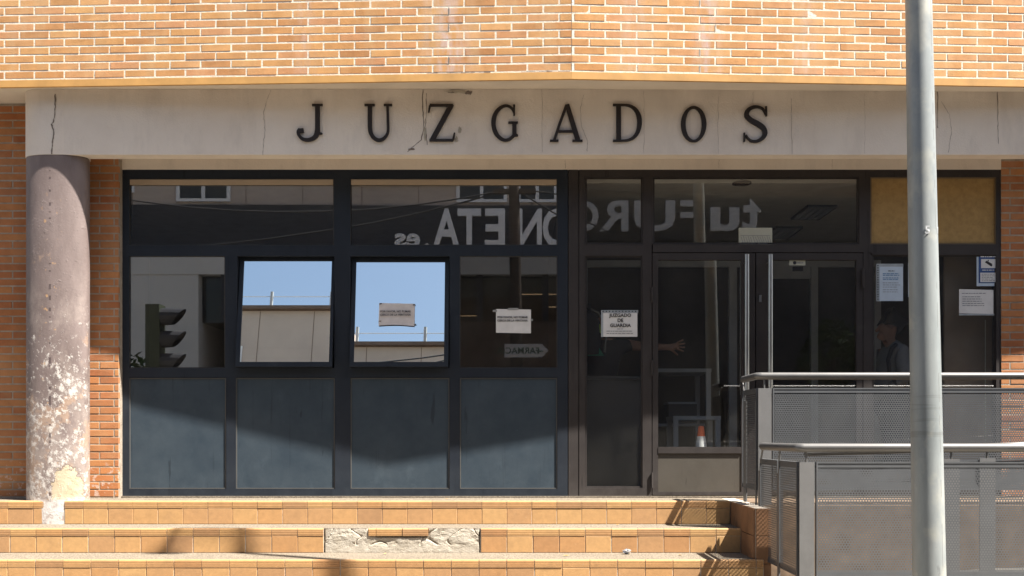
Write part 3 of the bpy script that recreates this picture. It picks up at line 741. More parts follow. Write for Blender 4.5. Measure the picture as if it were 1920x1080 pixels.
# ---- beam with its letters and cracks
DB = 7.5; ZB0 = PZ(290, DB)
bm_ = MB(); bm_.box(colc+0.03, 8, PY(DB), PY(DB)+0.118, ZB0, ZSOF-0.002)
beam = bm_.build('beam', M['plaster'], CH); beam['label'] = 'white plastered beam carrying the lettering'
LT = {
 'J': [[(596,197,8.5),(596,225,8.5),(596,247,9)], [(596,244,9),(594,254,9),(588,260.5,7.5),(578,263.5,6.5),(568,261.5,6),(561.5,255,5.5),(559.5,248,5),(563,242.5,4.5)], [(562,246.5,8),(570,245.5,8)], [(586,198,3.6),(605.5,198,3.6)], [(597,250.5,4.5),(605,252,3)]],
 'U': [[(694,198,8),(694,225,8),(694.5,245,8),(698,255,7.5),(704,261.5,7),(711.5,264,6.5),(719,261.5,6),(725,255,5),(728,246,4.8),(727.6,225,4.6),(727,198,4.6)], [(684,198,3.6),(703,198,3.6)], [(720,198,3.6),(735.5,198,3.6)]],
 'Z': [[(806,198.5,4.5),(850,198.5,4.5)], [(846,199,9),(811,263,9)], [(805.5,264,4.5),(850,264,4.5)], [(806.5,199,3.6),(804,212,2.6)], [(849.5,264,3.6),(852.5,250,2.6)]],
 'G': [[(964,213,3.5),(960,204.5,4.5),(951,199.5,4.5),(941,201.5,5.5),(931.5,210,7),(926.5,222,8.5),(925.5,236,8.5),(929.5,250,8),(938,260,6.5),(947.5,264,5.5),(957,261,5.5),(964,254,6)], [(964.5,231,8),(964.5,257,8)], [(953,231,3.6),(971.5,231,3.6)], [(964,197.5,3.8),(964,218,3.2)], [(966,253,5),(971,256,3)]],
 'A': [[(1062,198,5),(1050,231,5),(1039,264,5)], [(1063,197,8),(1073,231,9),(1083.5,264,9)], [(1047,247.5,4.2),(1077,247.5,4.2)], [(1031,265,3.6),(1047,265,3.6)], [(1073,265,3.6),(1092,265,3.6)]],
 'D': [[(1159.5,198,9),(1159.5,265,9)], [(1149,198,3.6),(1172,198,3.8),(1184,201,5),(1192.5,208.5,7),(1197.5,220,8.8),(1198.5,234,8.8),(1195.5,248,7.8),(1188,258.5,6),(1178,263.5,4.4),(1166,265,3.8),(1149,265,3.6)]],
 'O': [[(1300+19.5*math.cos(a), 234+31.5*math.sin(a), 4.2+4.6*abs(math.cos(a))**1.5) for a in [2*math.pi*i/28 for i in range(29)]]],
 'S': [[(1434.5,216,3),(1430,206,4),(1420,201.5,4.6),(1409,203,6.5),(1400.5,209.5,8),(1399.5,218.5,9),(1407,226.5,9.5),(1419,233,10),(1430,241,9.5),(1433.5,251,9),(1429,260,7.5),(1417,266,5),(1405,264,4.4),(1397.5,254,3)], [(1435.5,200.5,3.4),(1436,219,3)], [(1395,250,3),(1394.5,267,3.4)]],
}
for ch, strokes in LT.items():
    m = MB()
    for si, pts in enumerate(strokes):
        # resample smoothly
        P = [Vector((PX(x, DB), PZ(y, DB))) for x, y, w in pts]; Wd = [w*DB/F/2 for x, y, w in pts]
        if len(P) > 3:
            Q, R = [], []
            for i in range(len(P)-1):
                p0, p1, p2, p3 = P[max(i-1, 0)], P[i], P[i+1], P[min(i+2, len(P)-1)]
                for s_ in range(3):
                    t = s_/3
                    Q.append(0.5*((2*p1)+(p2-p0)*t+(2*p0-5*p1+4*p2-p3)*t*t+(3*p1-p0-3*p2+p3)*t**3)); R.append(Wd[i]*(1-t)+Wd[i+1]*t)
            Q.append(P[-1]); R.append(Wd[-1]); P, Wd = Q, R
        yf, ybk = PY(DB)-0.020-0.0006*si, PY(DB)-0.004
        L_, R_ = [], []
        for i, p in enumerate(P):
            a = P[max(i-1, 0)]; b = P[min(i+1, len(P)-1)]
            d = (b-a).normalized(); nn = Vector((-d.y, d.x))
            L_.append(p+nn*Wd[i]); R_.append(p-nn*Wd[i])
        k = len(P)
        vs = [(v.x, yf, v.y) for v in L_]+[(v.x, yf, v.y) for v in R_]+[(v.x, ybk, v.y) for v in L_]+[(v.x, ybk, v.y) for v in R_]
        fs = []
        for i in range(k-1):
            fs += [(i, i+1, k+i+1, k+i), (2*k+i, i, i+1, 2*k+i+1)[::-1], (k+i, k+i+1, 3*k+i+1, 3*k+i)]
        fs += [(0, k, 3*k, 2*k), (k-1, 3*k-1, 4*k-1, 2*k-1)]
        m.add(vs, fs)
        # two fixing pins behind
        if si == 0:
            c = P[len(P)//2]; m.tube([(c.x, PY(DB)-0.006, c.y), (c.x, PY(DB)+0.01, c.y)], 0.005, 6)
    o = m.build('letter', M['letter'], beam); o['label'] = 'dark metal letter '+ch
M['hairline'] = plain('hairline_crack', (0.36, 0.30, 0.255), 0.95)
def crack(pts, w, parent, D, name='crack'):
    m = MB(); y = PY(D)-0.0012; rnd = random.Random(int(pts[0][0]))
    P = []
    for i in range(len(pts)-1):
        for s_ in range(6):
            t = s_/6; P.append((pts[i][0]*(1-t)+pts[i+1][0]*t+rnd.uniform(-.7, .7), pts[i][1]*(1-t)+pts[i+1][1]*t))
    P.append(pts[-1]); vs = []
    for x, yy in P:
        h = w*rnd.uniform(0.35, 1.3)/2
        vs += [(PX(x-h, D), y, PZ(yy, D)), (PX(x+h, D), y, PZ(yy, D))]
    m.add(vs, [(2*i, 2*i+1, 2*i+3, 2*i+2) for i in range(len(P)-1)])
    return m.build(name, M['crack' if w > 1.05 else 'hairline'], parent)
crack([(508,169),(500,190),(494,212),(497,245),(494,270),(493,291)], 1.0, beam, DB)
crack([(793,168),(792,200),(795,235),(790,262),(778,272),(764,285)], 2.0, beam, DB)
crack([(799,175),(800,200),(798,236),(801,272)], 1.2, beam, DB)
crack([(1094,178),(1088,205),(1090,236),(1101,262),(1101,284)], 1.0, beam, DB)
crack([(1484,185),(1484,240),(1485,289)], 1.0, beam, DB)
crack([(1765,190),(1780,215),(1784,245),(1778,286)], 1.0, beam, DB)
crack([(1870,170),(1871,232),(1871,240),(1872,270)], 1.4, beam, DB)
crack([(1758,172),(1758,236),(1758,240)], 1.4, beam, DB)
crack([(1016,168),(1017,200),(1016,240),(1017,285)], 0.6, beam, DB)
crack([(1207,170),(1208,225),(1207,288)], 0.6, beam, DB)
crack([(1347,180),(1346,230),(1347,288)], 0.6, beam, DB)
crack([(1620,175),(1622,230),(1621,288)], 0.5, beam, DB)
crack([(1412,172),(1412,196)], 0.6, beam, DB)
def chip(cx, cy, rx, ry, seed, mat='rough'):
    rnd = random.Random(seed); n = 18; m = MB()
    ring = [(cx+rx*math.cos(2*math.pi*i/n)*rnd.uniform(.55, 1.1), cy+ry*math.sin(2*math.pi*i/n)*rnd.uniform(.5, 1.1)) for i in range(n)]
    out = [(PX(x, DB), PY(DB)-0.0015, PZ(y, DB)) for x, y in ring]
    inn = [(PX(cx+(x-cx)*.7, DB), PY(DB)-0.007*rnd.uniform(.3, 1), PZ(cy+(y-cy)*.7-.4, DB)) for x, y in ring]
    c = (PX(cx, DB), PY(DB)-0.004, PZ(cy, DB))
    m.add(out+inn+[c], [(i, (i+1) % n, n+(i+1) % n, n+i) for i in range(n)]+[(n+i, n+(i+1) % n, 2*n) for i in range(n)])
    m.build('plaster_chip', M[mat], beam)
chip(858, 172, 25, 4.5, 1); chip(879, 174, 8, 5, 4, 'crack'); chip(845, 173, 9, 2.0, 5, 'crack'); chip(862, 244, 3.5, 8, 2); chip(856, 262, 4, 7, 7); chip(772, 280, 8, 2.2, 3, 'crack'); chip(797, 250, 3.2, 16, 6)
# lintel above the glazing
lt = MB(); lt.box(PX(224, 7.9), PX(1886, 7.9), PY(7.9), PY(7.9)+0.12, PZ(318, 7.9)+0.001, 2.86)
lintel = lt.build('lintel', M['plaster'], CH)
crack([(1060,300),(1060,316)], 1.0, lintel, 7.9); crack([(1348,300),(1348,316)], 0.7, lintel, 7.9); crack([(1560,299),(1561,316)], 0.7, lintel, 7.9)
MB().box(-3.6, 8, PY(7.62)+0.001, PY(7.9), 2.86, 2.95).build('soffit', M['soffit'], CH)

# ---- column
def col_ring(z, grow=0.0, n=48):
    R = []
    for j in range(n):
        a = 2*math.pi*j/n; c, s_ = math.cos(a), math.sin(a)
        dy = (0.108 if s_ < 0 else 0.205)
        R.append((colc+(colh+grow)*c, PY(7.602)+(dy+grow)*s_, z))
    return R
def col_part(z0, z1, grow, name, mat, parent, steps_=1):
    n = 48; zsl = [z0+(z1-z0)*i/steps_ for i in range(steps_+1)]
    m = MB(); vs = [v for z in zsl for v in col_ring(z, grow)]
    m.add(vs, [(i*n+j, i*n+(j+1) % n, (i+1)*n+(j+1) % n, (i+1)*n+j) for i in range(steps_) for j in range(n)], True)
    m.add(col_ring(z0, grow), [tuple(reversed(range(n)))]); m.add(col_ring(z1, grow), [tuple(range(n))])
    return m.build(name, mat, parent)
colm = col_part(-0.187, ZB0-0.001, 0.0, 'column', M['column'], CH); colm['label'] = 'round column with mauve paint flaking off its lower half'
cap = col_part(ZB0, ZSOF-0.003, 0.004, 'column_head', M['plaster'], colm)
crack([(103,176),(104,200),(101,228),(97,233),(101,248),(98,270),(97,289)], 2.4, cap, 7.4885)

# ---- side walls of brick
DP = 7.825
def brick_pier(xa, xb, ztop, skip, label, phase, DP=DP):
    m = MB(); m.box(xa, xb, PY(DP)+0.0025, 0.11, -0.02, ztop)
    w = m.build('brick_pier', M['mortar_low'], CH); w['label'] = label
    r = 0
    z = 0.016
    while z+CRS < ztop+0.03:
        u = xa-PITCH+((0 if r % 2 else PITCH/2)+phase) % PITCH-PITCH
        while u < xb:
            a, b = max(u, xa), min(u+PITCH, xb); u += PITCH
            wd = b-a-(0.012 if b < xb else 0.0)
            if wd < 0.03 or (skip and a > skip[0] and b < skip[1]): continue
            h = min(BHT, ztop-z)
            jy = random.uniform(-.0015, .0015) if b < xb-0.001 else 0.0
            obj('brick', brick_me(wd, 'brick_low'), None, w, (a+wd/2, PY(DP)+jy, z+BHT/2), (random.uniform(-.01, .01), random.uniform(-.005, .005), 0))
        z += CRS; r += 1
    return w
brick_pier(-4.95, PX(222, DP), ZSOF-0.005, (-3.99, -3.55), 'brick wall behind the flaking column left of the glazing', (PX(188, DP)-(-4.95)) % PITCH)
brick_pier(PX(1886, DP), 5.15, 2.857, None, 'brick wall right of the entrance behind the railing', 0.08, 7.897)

# ---- blue glazed front
WW = empty('window_wall', parent=CH); WW['label'] = 'blue steel window wall left of the doors'
D0 = DF
fr = MB()
for r in [(228,318,242,930),(242,318,1045,335),(1045,318,1064.5,930),(626,335,657,460),(242,460,1045,480),(242,690,1045,708),(424,708,442,917),(628,708,657,917),(843,708,862,917),
          (242,917,1045,930),(422,480,445,690),(627,480,657,690),(843,480,862,690)]:
    fr.pbox(*r, D0, 0.07)
fr.build('frame', M['blue'], WW)
def ring_px(m, x0, y0, x1, y1, w, D, depth):
    m.pbox(x0, y0, x1, y0+w, D, depth); m.pbox(x0, y1-w, x1, y1, D, depth); m.pbox(x0, y0+w, x0+w, y1-w, D, depth); m.pbox(x1-w, y0+w, x1, y1-w, D, depth)
for (a, b) in ((242, 424), (442, 628), (657, 843), (862, 1045)):
    m = MB(); m.pbox(a, 708, b, 917, D0+0.014, 0.02); m.build('panel', M['bluepanel'], WW)
    m = MB(); ring_px(m, a+0.5, 709, b-0.5, 916.5, 1.6, D0+0.006, 0.0075); m.build('bead', M['bead'], WW)
def pane(x0, y0, x1, y1, parent, D=D0+0.022, mat='glass', tilt=0.0, yaw=0.0):
    xa, xb, za, zb = PX(x0, D), PX(x1, D), PZ(y1, D), PZ(y0, D)
    w, h = (xb-xa)/2+0.006, (zb-za)/2+0.006
    me = MB().box(-w, w, -0.003, 0.003, -h, h).mesh('pane')
    return obj('pane', me, M[mat], parent, ((xa+xb)/2, PY(D), (za+zb)/2), (-math.radians(tilt), 0, math.radians(yaw)))
pane(242,335,626,460, WW, D0+0.03, mat='coated', tilt=0.42, yaw=0.12); pane(657,335,1045,460, WW, D0+0.03, mat='coated', tilt=0.45)
pane(242,480,422,690, WW, mat='coated'); pane(862,480,1047,690, WW)
m = MB()
for r in [(242,335,626,460),(657,335,1045,460),(242,480,422,690),(862,480,1045,690)]: ring_px(m, r[0]+.3, r[1]+.3, r[2]-.3, r[3]-.3, 1.1, D0+0.012, 0.005)
m.build('glazing_bead', plain('grey_seal', (0.075, 0.068, 0.06), 0.7), WW)
SASH = []
for (x0, y0, x1, y1), gl, tl in [((446.5,482,625.5,689), (454,487,620,680), 8.6), ((658.5,482,841.5,689), (666,489,833.5,680), 8.55)]:
    tr = math.radians(tl)
    xa, xb = PX(x0, D0), PX(x1, D0); zlo, zhi = PZ(y1, D0), PZ(y0, D0)
    h = (zhi-zlo)/math.cos(tr); D = D0+0.066-h*math.sin(tr)
    # sash leaf swung about its top edge region: foot stands proud of the frame, head lies just behind it
    def leaf_pt(u, out, v, xa=xa, tr=tr, zlo=zlo, D=D):
        return (xa+u, PY(D)+v*math.sin(tr)-out*math.cos(tr), zlo+v*math.cos(tr)+out*math.sin(tr))
    W_ = xb-xa; sc0 = D0/F
    e0, e1, eb, et = (gl[0]-x0)*sc0, (x1-gl[2])*sc0, (y1-gl[3])*sc0, (gl[1]-y0)*sc0
    def lbox(m, u0, u1, v0, v1, o0, o1):
        vs = [leaf_pt(u, o, v) for o in (o1, o0) for (u, v) in ((u0, v0), (u1, v0), (u1, v1), (u0, v1))]
        m.add(vs, [(0, 1, 2, 3), (7, 6, 5, 4), (0, 4, 5, 1), (1, 5, 6, 2), (2, 6, 7, 3), (3, 7, 4, 0)])
    lm = MB()
    lbox(lm, 0, W_, 0, eb, -0.03, 0.008); lbox(lm, 0, W_, h-et, h, -0.03, 0.008); lbox(lm, 0, e0, eb, h-et, -0.03, 0.008); lbox(lm, W_-e1, W_, eb, h-et, -0.03, 0.008)
    lm.build('sash', M['blue'], WW)['label'] = 'tilted sash of an open window'
    pm = MB(); lbox(pm, e0-.003, W_-e1+.003, eb-.003, h-et+.003, -0.006, 0.0); pm.build('pane', M['mirror'], WW)['label'] = 'mirror-like tilted pane reflecting the sky'
    SASH.append((leaf_pt, xa, zlo, D, tr))
m = MB(); m.pbox(243.5, 336.5, 624.5, 346.5, D0+0.008, 0.012); m.pbox(658.5, 336.5, 1043.5, 346.5, D0+0.008, 0.012); m.build('cover_strip', M['white_rail'], WW)

# ---- brown entrance front
EF = empty('entrance_front', parent=CH); EF['label'] = 'brown metal entrance front with double doors'
fr = MB()
for r in [(1066,318,1084,930),(1086,318,1097,930),(1097,318,1868,332),(1205,332,1224,458),(1097,458,1205,480),(1205,458,1222,930),(1097,915,1205,930),(1224,458,1632,473),(1611,332,1632,458),(1632,458,1868,478),
          (1868,318,1885,930),(1619,473,1635,930),(1635,912,1868,930)]:
    fr.pbox(*r, D0, 0.07)
fr.pbox(1084, 318, 1086, 930, D0+0.01, 0.05)
fr.build('frame', M['brown'], EF)
m = MB()
for r in [(1097,332,1205,458),(1097,480,1205,915),(1224,332,1611,458),(1635,478,1868,912)]: ring_px(m, *[r[0]+.3, r[1]+.3, r[2]-.3, r[3]-.3], 3.0, D0+0.012, 0.008)
m.build('glazing_bead', M['brown'], EF)
pane(1097,332,1205,458, EF); pane(1224,332,1611,458, EF); pane(1097,480,1205,915, EF, yaw=0.15); pane(1635,478,1868,912, EF)
MB().pbox(1632.5, 332.5, 1867.5, 457.5, D0+0.022, 0.01).build('board', M['kraft'], EF)['label'] = 'brown paper board filling the top right pane'
m = MB(); ring_px(m, 1632, 332, 1868, 458, 2.2, D0+0.006, 0.01); m.build('bead', plain('ochre_bead', (0.16, 0.11, 0.06), 0.8), EF)
def door(x0, x1, gx0, gx1, y0, y1, gy0, gy1, hx, label, pyaw=0.0):
    d = MB(); Dd = D0+0.004
    d.pbox(x0, y0, gx0, y1, Dd, 0.045); d.pbox(gx1, y0, x1, y1, Dd, 0.045); d.pbox(gx0, y0, gx1, gy0, Dd, 0.045)
    d.pbox(gx0, gy1, gx1, gy1+12, Dd-0.004, 0.05); d.pbox(gx0, y1-6, gx1, y1, Dd, 0.045)
    o = d.build('door', M['brown'], CH); o['label'] = label
    k = MB(); k.pbox(gx0, gy1+12, gx1, y1-6, Dd+0.008, 0.03); k.build('kick_panel', M['kick'], o)
    pane(gx0, gy0, gx1, gy1, o, Dd+0.022, yaw=pyaw)
    h = MB(); Dh = D0-0.075; X = PX(hx, Dh); zt, zb = PZ(477, Dh), PZ(738, Dh)
    h.tube([(X, PY(Dh), zt), (X, PY(Dh), zb)], 0.020, 16)
    for zz in (zt-0.06, zb+0.06): h.tube([(X, PY(Dh), zz), (X, 0.004, zz)], 0.009, 8)
    h.build('handle', M['chrome'], o)
    return o
dl = door(1223.5, 1416, 1234, 1390, 474.5, 928.5, 487, 838, 1400.5, 'left door leaf with a glazed upper part and kick panel', -1.15)
dr = door(1418, 1618, 1449, 1606, 474.5, 928.5, 487, 838, 1444.5, 'right door leaf partly hidden by the railing')
for yy in (553, 690, 900):
    h = MB(); h.tube([(PX(1222.5, D0-.01), PY(D0-.012), PZ(yy-14, D0)), (PX(1222.5, D0-.01), PY(D0-.012), PZ(yy+14, D0))], 0.009, 8); h.build('hinge', M['brown'], dl)
h = MB(); h.tube([(PX(1618, D0-.01), PY(D0-.012), PZ(505, D0)), (PX(1618, D0-.01), PY(D0-.012), PZ(540, D0))], 0.012, 8); h.build('hinge', M['brown'], dr)
h = MB(); h.pbox(1423.5, 553, 1428, 566, D0-0.002, 0.01); h.build('lock', M['chrome'], dr)
MB().box(PX(228, D0), PX(1885, D0), -0.03, 0.10, 0.001, 0.0135).build('threshold', M['aggr'], CH)

# ================================================================== papers and stickers on the glass
def sheet(name, x0, y0, x1, y1, D, mat, label, cat, crumple=0.0, seed=0, rot=0.0, fn=None, group=None):
    root = empty(name, (PX((x0+x1)/2, D), PY(D), PZ((y0+y1)/2, D))); tag(root, label, cat, group)
    nx, nz = 14, 10; m = MB(); vs = []; rnd = random.Random(seed)
    for j in range(nz+1):
        for i in range(nx+1):
            u, v = i/nx, j/nz
            x = x0+(x1-x0)*u; y = y1+(y0-y1)*v
            y += rot*(u-.5)
            X, Z = PX(x, D), PZ(y, D); Y = PY(D)
            if crumple:
                nn = noise.noise(Vector((u*4+seed, v*3, seed*1.7)))
                Y -= 0.002+crumple*abs(nn); 
                if i in (0, nx) or j in (0, nz): X += rnd.uniform(-.004, .004)*crumple*130*.3; Z += rnd.uniform(-.004, .004)*crumple*130*.3
            if fn: X, Y, Z = fn(X, Y, Z, u, v)
            vs.append((X, Y, Z))
    W = nx+1; m.add(vs, [(j*W+i, j*W+i+1, (j+1)*W+i+1, (j+1)*W+i) for j in range(nz) for i in range(nx)], True)
    m.build('paper', M[mat], root)
    return root
def put_text(root, body, px, py, hpx, D, mat, name='lettering', fat=0.0, align='CENTER', dy=0.0, fn=None):
    me = text_at(body, hpx*D/F/0.70, PX(px, D), PY(D)-0.0055-dy, PZ(py, D), fat=fat, align=align)
    if fn:
        for v in me.vertices: v.co = fn(v.co)
    return obj(name, me, M[mat], root)
def line_strip(m, x0, x1, y, h, D, dy):
    m.add([(PX(x0, D), PY(D)-dy, PZ(y+h, D)), (PX(x1, D), PY(D)-dy, PZ(y+h, D)), (PX(x1, D), PY(D)-dy, PZ(y, D)), (PX(x0, D), PY(D)-dy, PZ(y, D))], [(0, 1, 2, 3)])
def word_lines(root, x0, x1, ys, h, D, mat, seed, dy=0.0035, name='print', rag=0.25):
    rnd = random.Random(seed); m = MB()
    for y in ys:
        x = x0; xe = x1-(x1-x0)*rnd.uniform(0, rag)
        while x < xe:
            w = rnd.uniform(2.5, 7); line_strip(m, x, min(x+w, xe), y, h, D, dy); x += w+1.2
    return m.build(name, M[mat], root)
# 1: crumpled notice on the tilted pane
lp, xa, zlo, Dl, tr = SASH[1]
def on_leaf(X, Y, Z, u=0, v=0, out=0.006):
    d = (Y-PY(D0))*-1
    vv = (Z-zlo)/math.cos(tr); 
    return (X, PY(Dl)+vv*math.sin(tr)-out+Y-PY(D0+0.1), Z)
curl = lambda X, Y, Z, u, v: (X, on_leaf(X, Y, Z)[1]-(0.03*max(0, 0.35-v)**1.2*(1-0.4*u)), Z+(0.010*math.sin(u*3.0) if v < 0.05 else 0))
S1 = sheet('notice', 714, 572, 780, 615, D0+0.10, 'paper_old', 'crumpled notice with curled lower edge on the sky-reflecting window', 'notice', 0.004, 3, 1.5, curl, 'no smoking notices on the windows')
lt_fn = lambda co: Vector(on_leaf(co.x, co.y, co.z, out=0.0155))
put_text(S1, 'POR FAVOR, NO FUMAR', 745, 589.3, 3.6, D0+0.10, 'ink', fat=0.0008, fn=lt_fn); put_text(S1, 'CERCA DE LA VENTANA', 745, 595.6, 3.6, D0+0.10, 'ink', fat=0.0008, fn=lt_fn)
S1t = MB()
for (x, y) in ((717, 573), (779, 575), (716, 606), (781, 612)):
    D = D0+0.10; X, Y, Z = on_leaf(PX(x, D), PY(D), PZ(y, D), out=0.012)
    S1t.add([(X-.012, Y, Z-.006), (X+.010, Y-.004, Z-.002), (X+.012, Y-.004, Z+.006), (X-.010, Y, Z+.004)], [(0, 1, 2, 3)])
S1t.build('tape', M['tapedark'], S1)
DG = D0+0.0165
S2 = sheet('notice', 930, 580, 995.5, 624.5, DG, 'paper', 'flat white no smoking notice on the rightmost pane of the blue front', 'notice', 0.0016, 5, 1.0, None, 'no smoking notices on the windows')
put_text(S2, 'POR FAVOR, NO FUMAR', 961, 596.8, 3.6, DG, 'ink', fat=0.0008, dy=0.002); put_text(S2, 'CERCA DE LA VENTANA', 961, 603.0, 3.6, DG, 'ink', fat=0.0008, dy=0.002)
m = MB()
for (x, y, w) in ((928, 583, 8), (962, 579.5, 20), (997, 600, 4)): line_strip(m, x-w/2, x+w/2, y-2, 4, DG, 0.0042)
m.build('tape', M['tape'], S2)
S3 = sheet('notice', 1131, 586, 1195, 631.5, DG, 'paper', 'notice reading JUZGADO DE GUARDIA in a clear punched sleeve on the narrow pane', 'notice', 0.0012, 8)
m = MB(); line_strip(m, 1127, 1196.5, 581.5, 5.5, DG, 0.003); line_strip(m, 1127, 1131, 587, 45, DG, 0.001); m.build('sleeve_edge', M['sleeve'], S3)
m = MB()
for i in range(11): line_strip(m, 1129.5+i*6.1, 1131.8+i*6.1, 583, 2.0, DG, 0.0045)
m.build('punch_holes', M['ink'], S3)
for t_, y in (('JUZGADO', 594.3), ('DE', 603.8), ('GUARDIA', 613.3)): put_text(S3, t_, 1163, y, 6.2, DG, 'ink', fat=0.0011, dy=0.0015)
word_lines(S3, 1157, 1168, [616.5], 1.0, DG, 'ink_soft', 1, 0.005); word_lines(S3, 1137, 1190, [620.5, 624.8], 1.1, DG, 'ink_soft', 2, 0.005, rag=0.1)
# sticker over the door
S4 = sheet('sign_plate', 1385, 427, 1448, 458, D0+0.012, 'label', 'small beige plate with scratched lettering above the double doors', 'sign')
m = MB(); rnd = random.Random(4)
for i in range(13):
    x = 1389+i*4.4; a, b = (442.5, 455.5) if i % 2 else (444, 456)
    sl_ = rnd.uniform(3, 6); D = D0+0.012; y_ = PY(D)-0.002
    m.add([(PX(x, D), y_, PZ(a, D)), (PX(x+.8, D), y_, PZ(a, D)), (PX(x+sl_+.8, D), y_, PZ(b, D)), (PX(x+sl_, D), y_, PZ(b, D))], [(3, 2, 1, 0)])
line_strip(m, 1388, 1444, 441.5, .7, D0+0.012, 0.002); line_strip(m, 1388, 1440, 456.3, .6, D0+0.012, 0.002)
m.build('lettering', M['ink_soft'], S4)
# small label inside the right door
S5 = sheet('door_label', 1480, 488, 1510, 497.5, D0+0.020, 'label', 'tiny pale label at the top of the right door glass', 'label')
m = MB(); D = D0+0.020; y_ = PY(D)-0.002; c = (PX(1490, D), PZ(492.8, D))
m.add([(c[0]+.015*math.cos(a*math.pi/6), y_, c[1]+.015*math.sin(a*math.pi/6)) for a in range(12)], [tuple(range(12))]); m.build('symbol', M['ink'], S5)
word_lines(S5, 1495, 1508, [492], 1.8, D0+0.020, 'ink_soft', 6, 0.002)
S5b = sheet('door_sticker', 1486, 500, 1506, 508.5, D0+0.020, 'gap', 'small black sticker just under the pale door label', 'label')
# right sidelight
S6 = sheet('notice', 1649, 500, 1693, 564.5, DG, 'paper_blue', 'bluish printed sheet in a punched sleeve left of the lamp post', 'notice', 0.0015, 12)
m = MB(); line_strip(m, 1643, 1649, 494.5, 70.5, DG, 0.001); line_strip(m, 1649, 1693.5, 494.5, 5.5, DG, 0.001); m.build('sleeve_edge', M['sleeve'], S6)
m = MB()
for i in range(15): line_strip(m, 1644.6, 1647, 497+i*4.5, 1.9, DG, 0.0035)
m.build('punch_holes', M['ink'], S6)
word_lines(S6, 1665, 1678, [507.5], 1.3, DG, 'ink', 3, 0.004); word_lines(S6, 1655, 1687, [512.5, 515.5, 520.5, 523.5], 1.5, DG, 'ink_blue', 5, 0.004, rag=.1); word_lines(S6, 1655, 1688, [530, 534, 538, 543, 547], .9, DG, 'ink_soft', 9, 0.004)
S7 = sheet('notice', 1702.5, 493, 1745, 557, DG, 'paper_blue', 'pale sheet almost wholly hidden behind the lamp post', 'notice', 0.001, 2)
S8 = sheet('cctv_notice', 1831, 477, 1871, 536.5, DG, 'paper_blue', 'blue and white notice with a security camera picture', 'notice', 0.0006, 4)
m = MB(); line_strip(m, 1834.5, 1870.6, 478, 53, DG, 0.0042); m.build('print', M['blue_print'], S8)
m = MB(); line_strip(m, 1839, 1866, 486, 17, DG, 0.0052); line_strip(m, 1837.5, 1868.5, 511.5, 17.5, DG, 0.0052); m.build('print', M['paper'], S8)
m = MB(); D = DG; y_ = PY(D)-0.0062
def poly(pts): m.add([(PX(x, D), y_, PZ(y, D)) for x, y in pts], [tuple(range(len(pts)))])
poly([(1846, 492), (1849, 489), (1860, 495), (1857, 499.5)]); poly([(1857.3, 495.6), (1860.3, 497), (1858.6, 500), (1856, 498.6)]); poly([(1851, 488), (1853, 487), (1853.2, 490.5), (1851.4, 490)])
m.build('camera_symbol', M['ink'], S8)
word_lines(S8, 1838, 1869, [480.5], 2.0, DG, 'paper', 2, 0.006, rag=.02); word_lines(S8, 1841, 1865, [506], 1.4, DG, 'paper', 8, 0.006, rag=.05); word_lines(S8, 1840, 1866, [514, 517, 520, 523, 526], .9, DG, 'ink_soft', 7, 0.0064)
S9 = sheet('notice', 1798, 543, 1862.5, 588, DG, 'paper', 'white sheet with a typed list low on the rightmost pane', 'notice', 0.0015, 9, 1.5)
word_lines(S9, 1803, 1848, [549.5], 1.2, DG, 'ink_soft', 12, 0.004, rag=.02); word_lines(S9, 1804, 1850, [556, 560.2, 564.4, 568.6, 572.6], 1.1, DG, 'ink_soft', 15, 0.004)
m = MB(); line_strip(m, 1798, 1866, 588, 3.4, DG, 0.001); m.build('sleeve_edge', M['sleeve'], S9)
cb = MB().pbox(1771, 474, 1868, 928, D0+0.20, 0.02).build('cardboard_sheet', M['card']); tag(cb, 'tall brown cardboard sheet standing behind the rightmost pane', 'cardboard')
MB().pbox(1847, 600, 1848.6, 900, D0+0.195, 0.004).build('seam', M['label'], cb)

# ================================================================== inside the entrance hall
def put_person(name, meshes, loc, mats, names, label):
    root = empty(name, loc); tag(root, label, 'person')
    for me, mt, nm in zip(meshes, mats, names):
        me.transform(Matrix.Translation(loc)); obj(nm, me, M[mt], root)
    return root
pb = put_person('person', HOODED, (3.45, 0.60, 0.0), ('skin', 'hoodie', 'jeans', 'hair'), ('body', 'hoodie', 'trousers', 'hair'), 'person in grey hoodie with a dark backpack strap seen in profile behind glass')
stp = MB(); sp = [(3.42, 0.60-0.165, 1.335), (3.37, 0.60-0.20, 1.30), (3.335, 0.60-0.205, 1.20), (3.35, 0.60-0.20, 1.08), (3.41, 0.60-0.21, 0.98)]
stp.tube(sp, 0.018, 8); stp.build('backpack_strap', M['black_cloth'], pb)
ey = MB()
for sg in (-1, 1): ey.lathe([(0.001, 1.513-.009), (0.008, 1.513-.005), (0.009, 1.513), (0.008, 1.513+.005), (0.001, 1.513+.009)], (3.45-0.035-0.066, 0.60+sg*0.030), 8)
ey.build('eyes', M['ink'], pb)
pa = put_person('person', POINTING, (0.86, 0.95, 0.0), ('skin', 'black_cloth', 'jeans', 'hair'), ('body', 'shirt', 'trousers', 'hair'), 'person in black t-shirt stretching out an open hand behind the glass')
bp = empty('backpack', (0.69, 0.80, 1.25)); tag(bp, 'dark backpack with lime and green panels hanging behind the narrow pane', 'backpack')
m = MB(); m.lathe([(0.02, 1.27), (0.13, 1.28), (0.145, 1.40), (0.135, 1.56), (0.10, 1.65), (0.02, 1.685)], (0.69, 0.80), 20, 1, 0.6); m.build('bag', M['black_cloth'], bp)
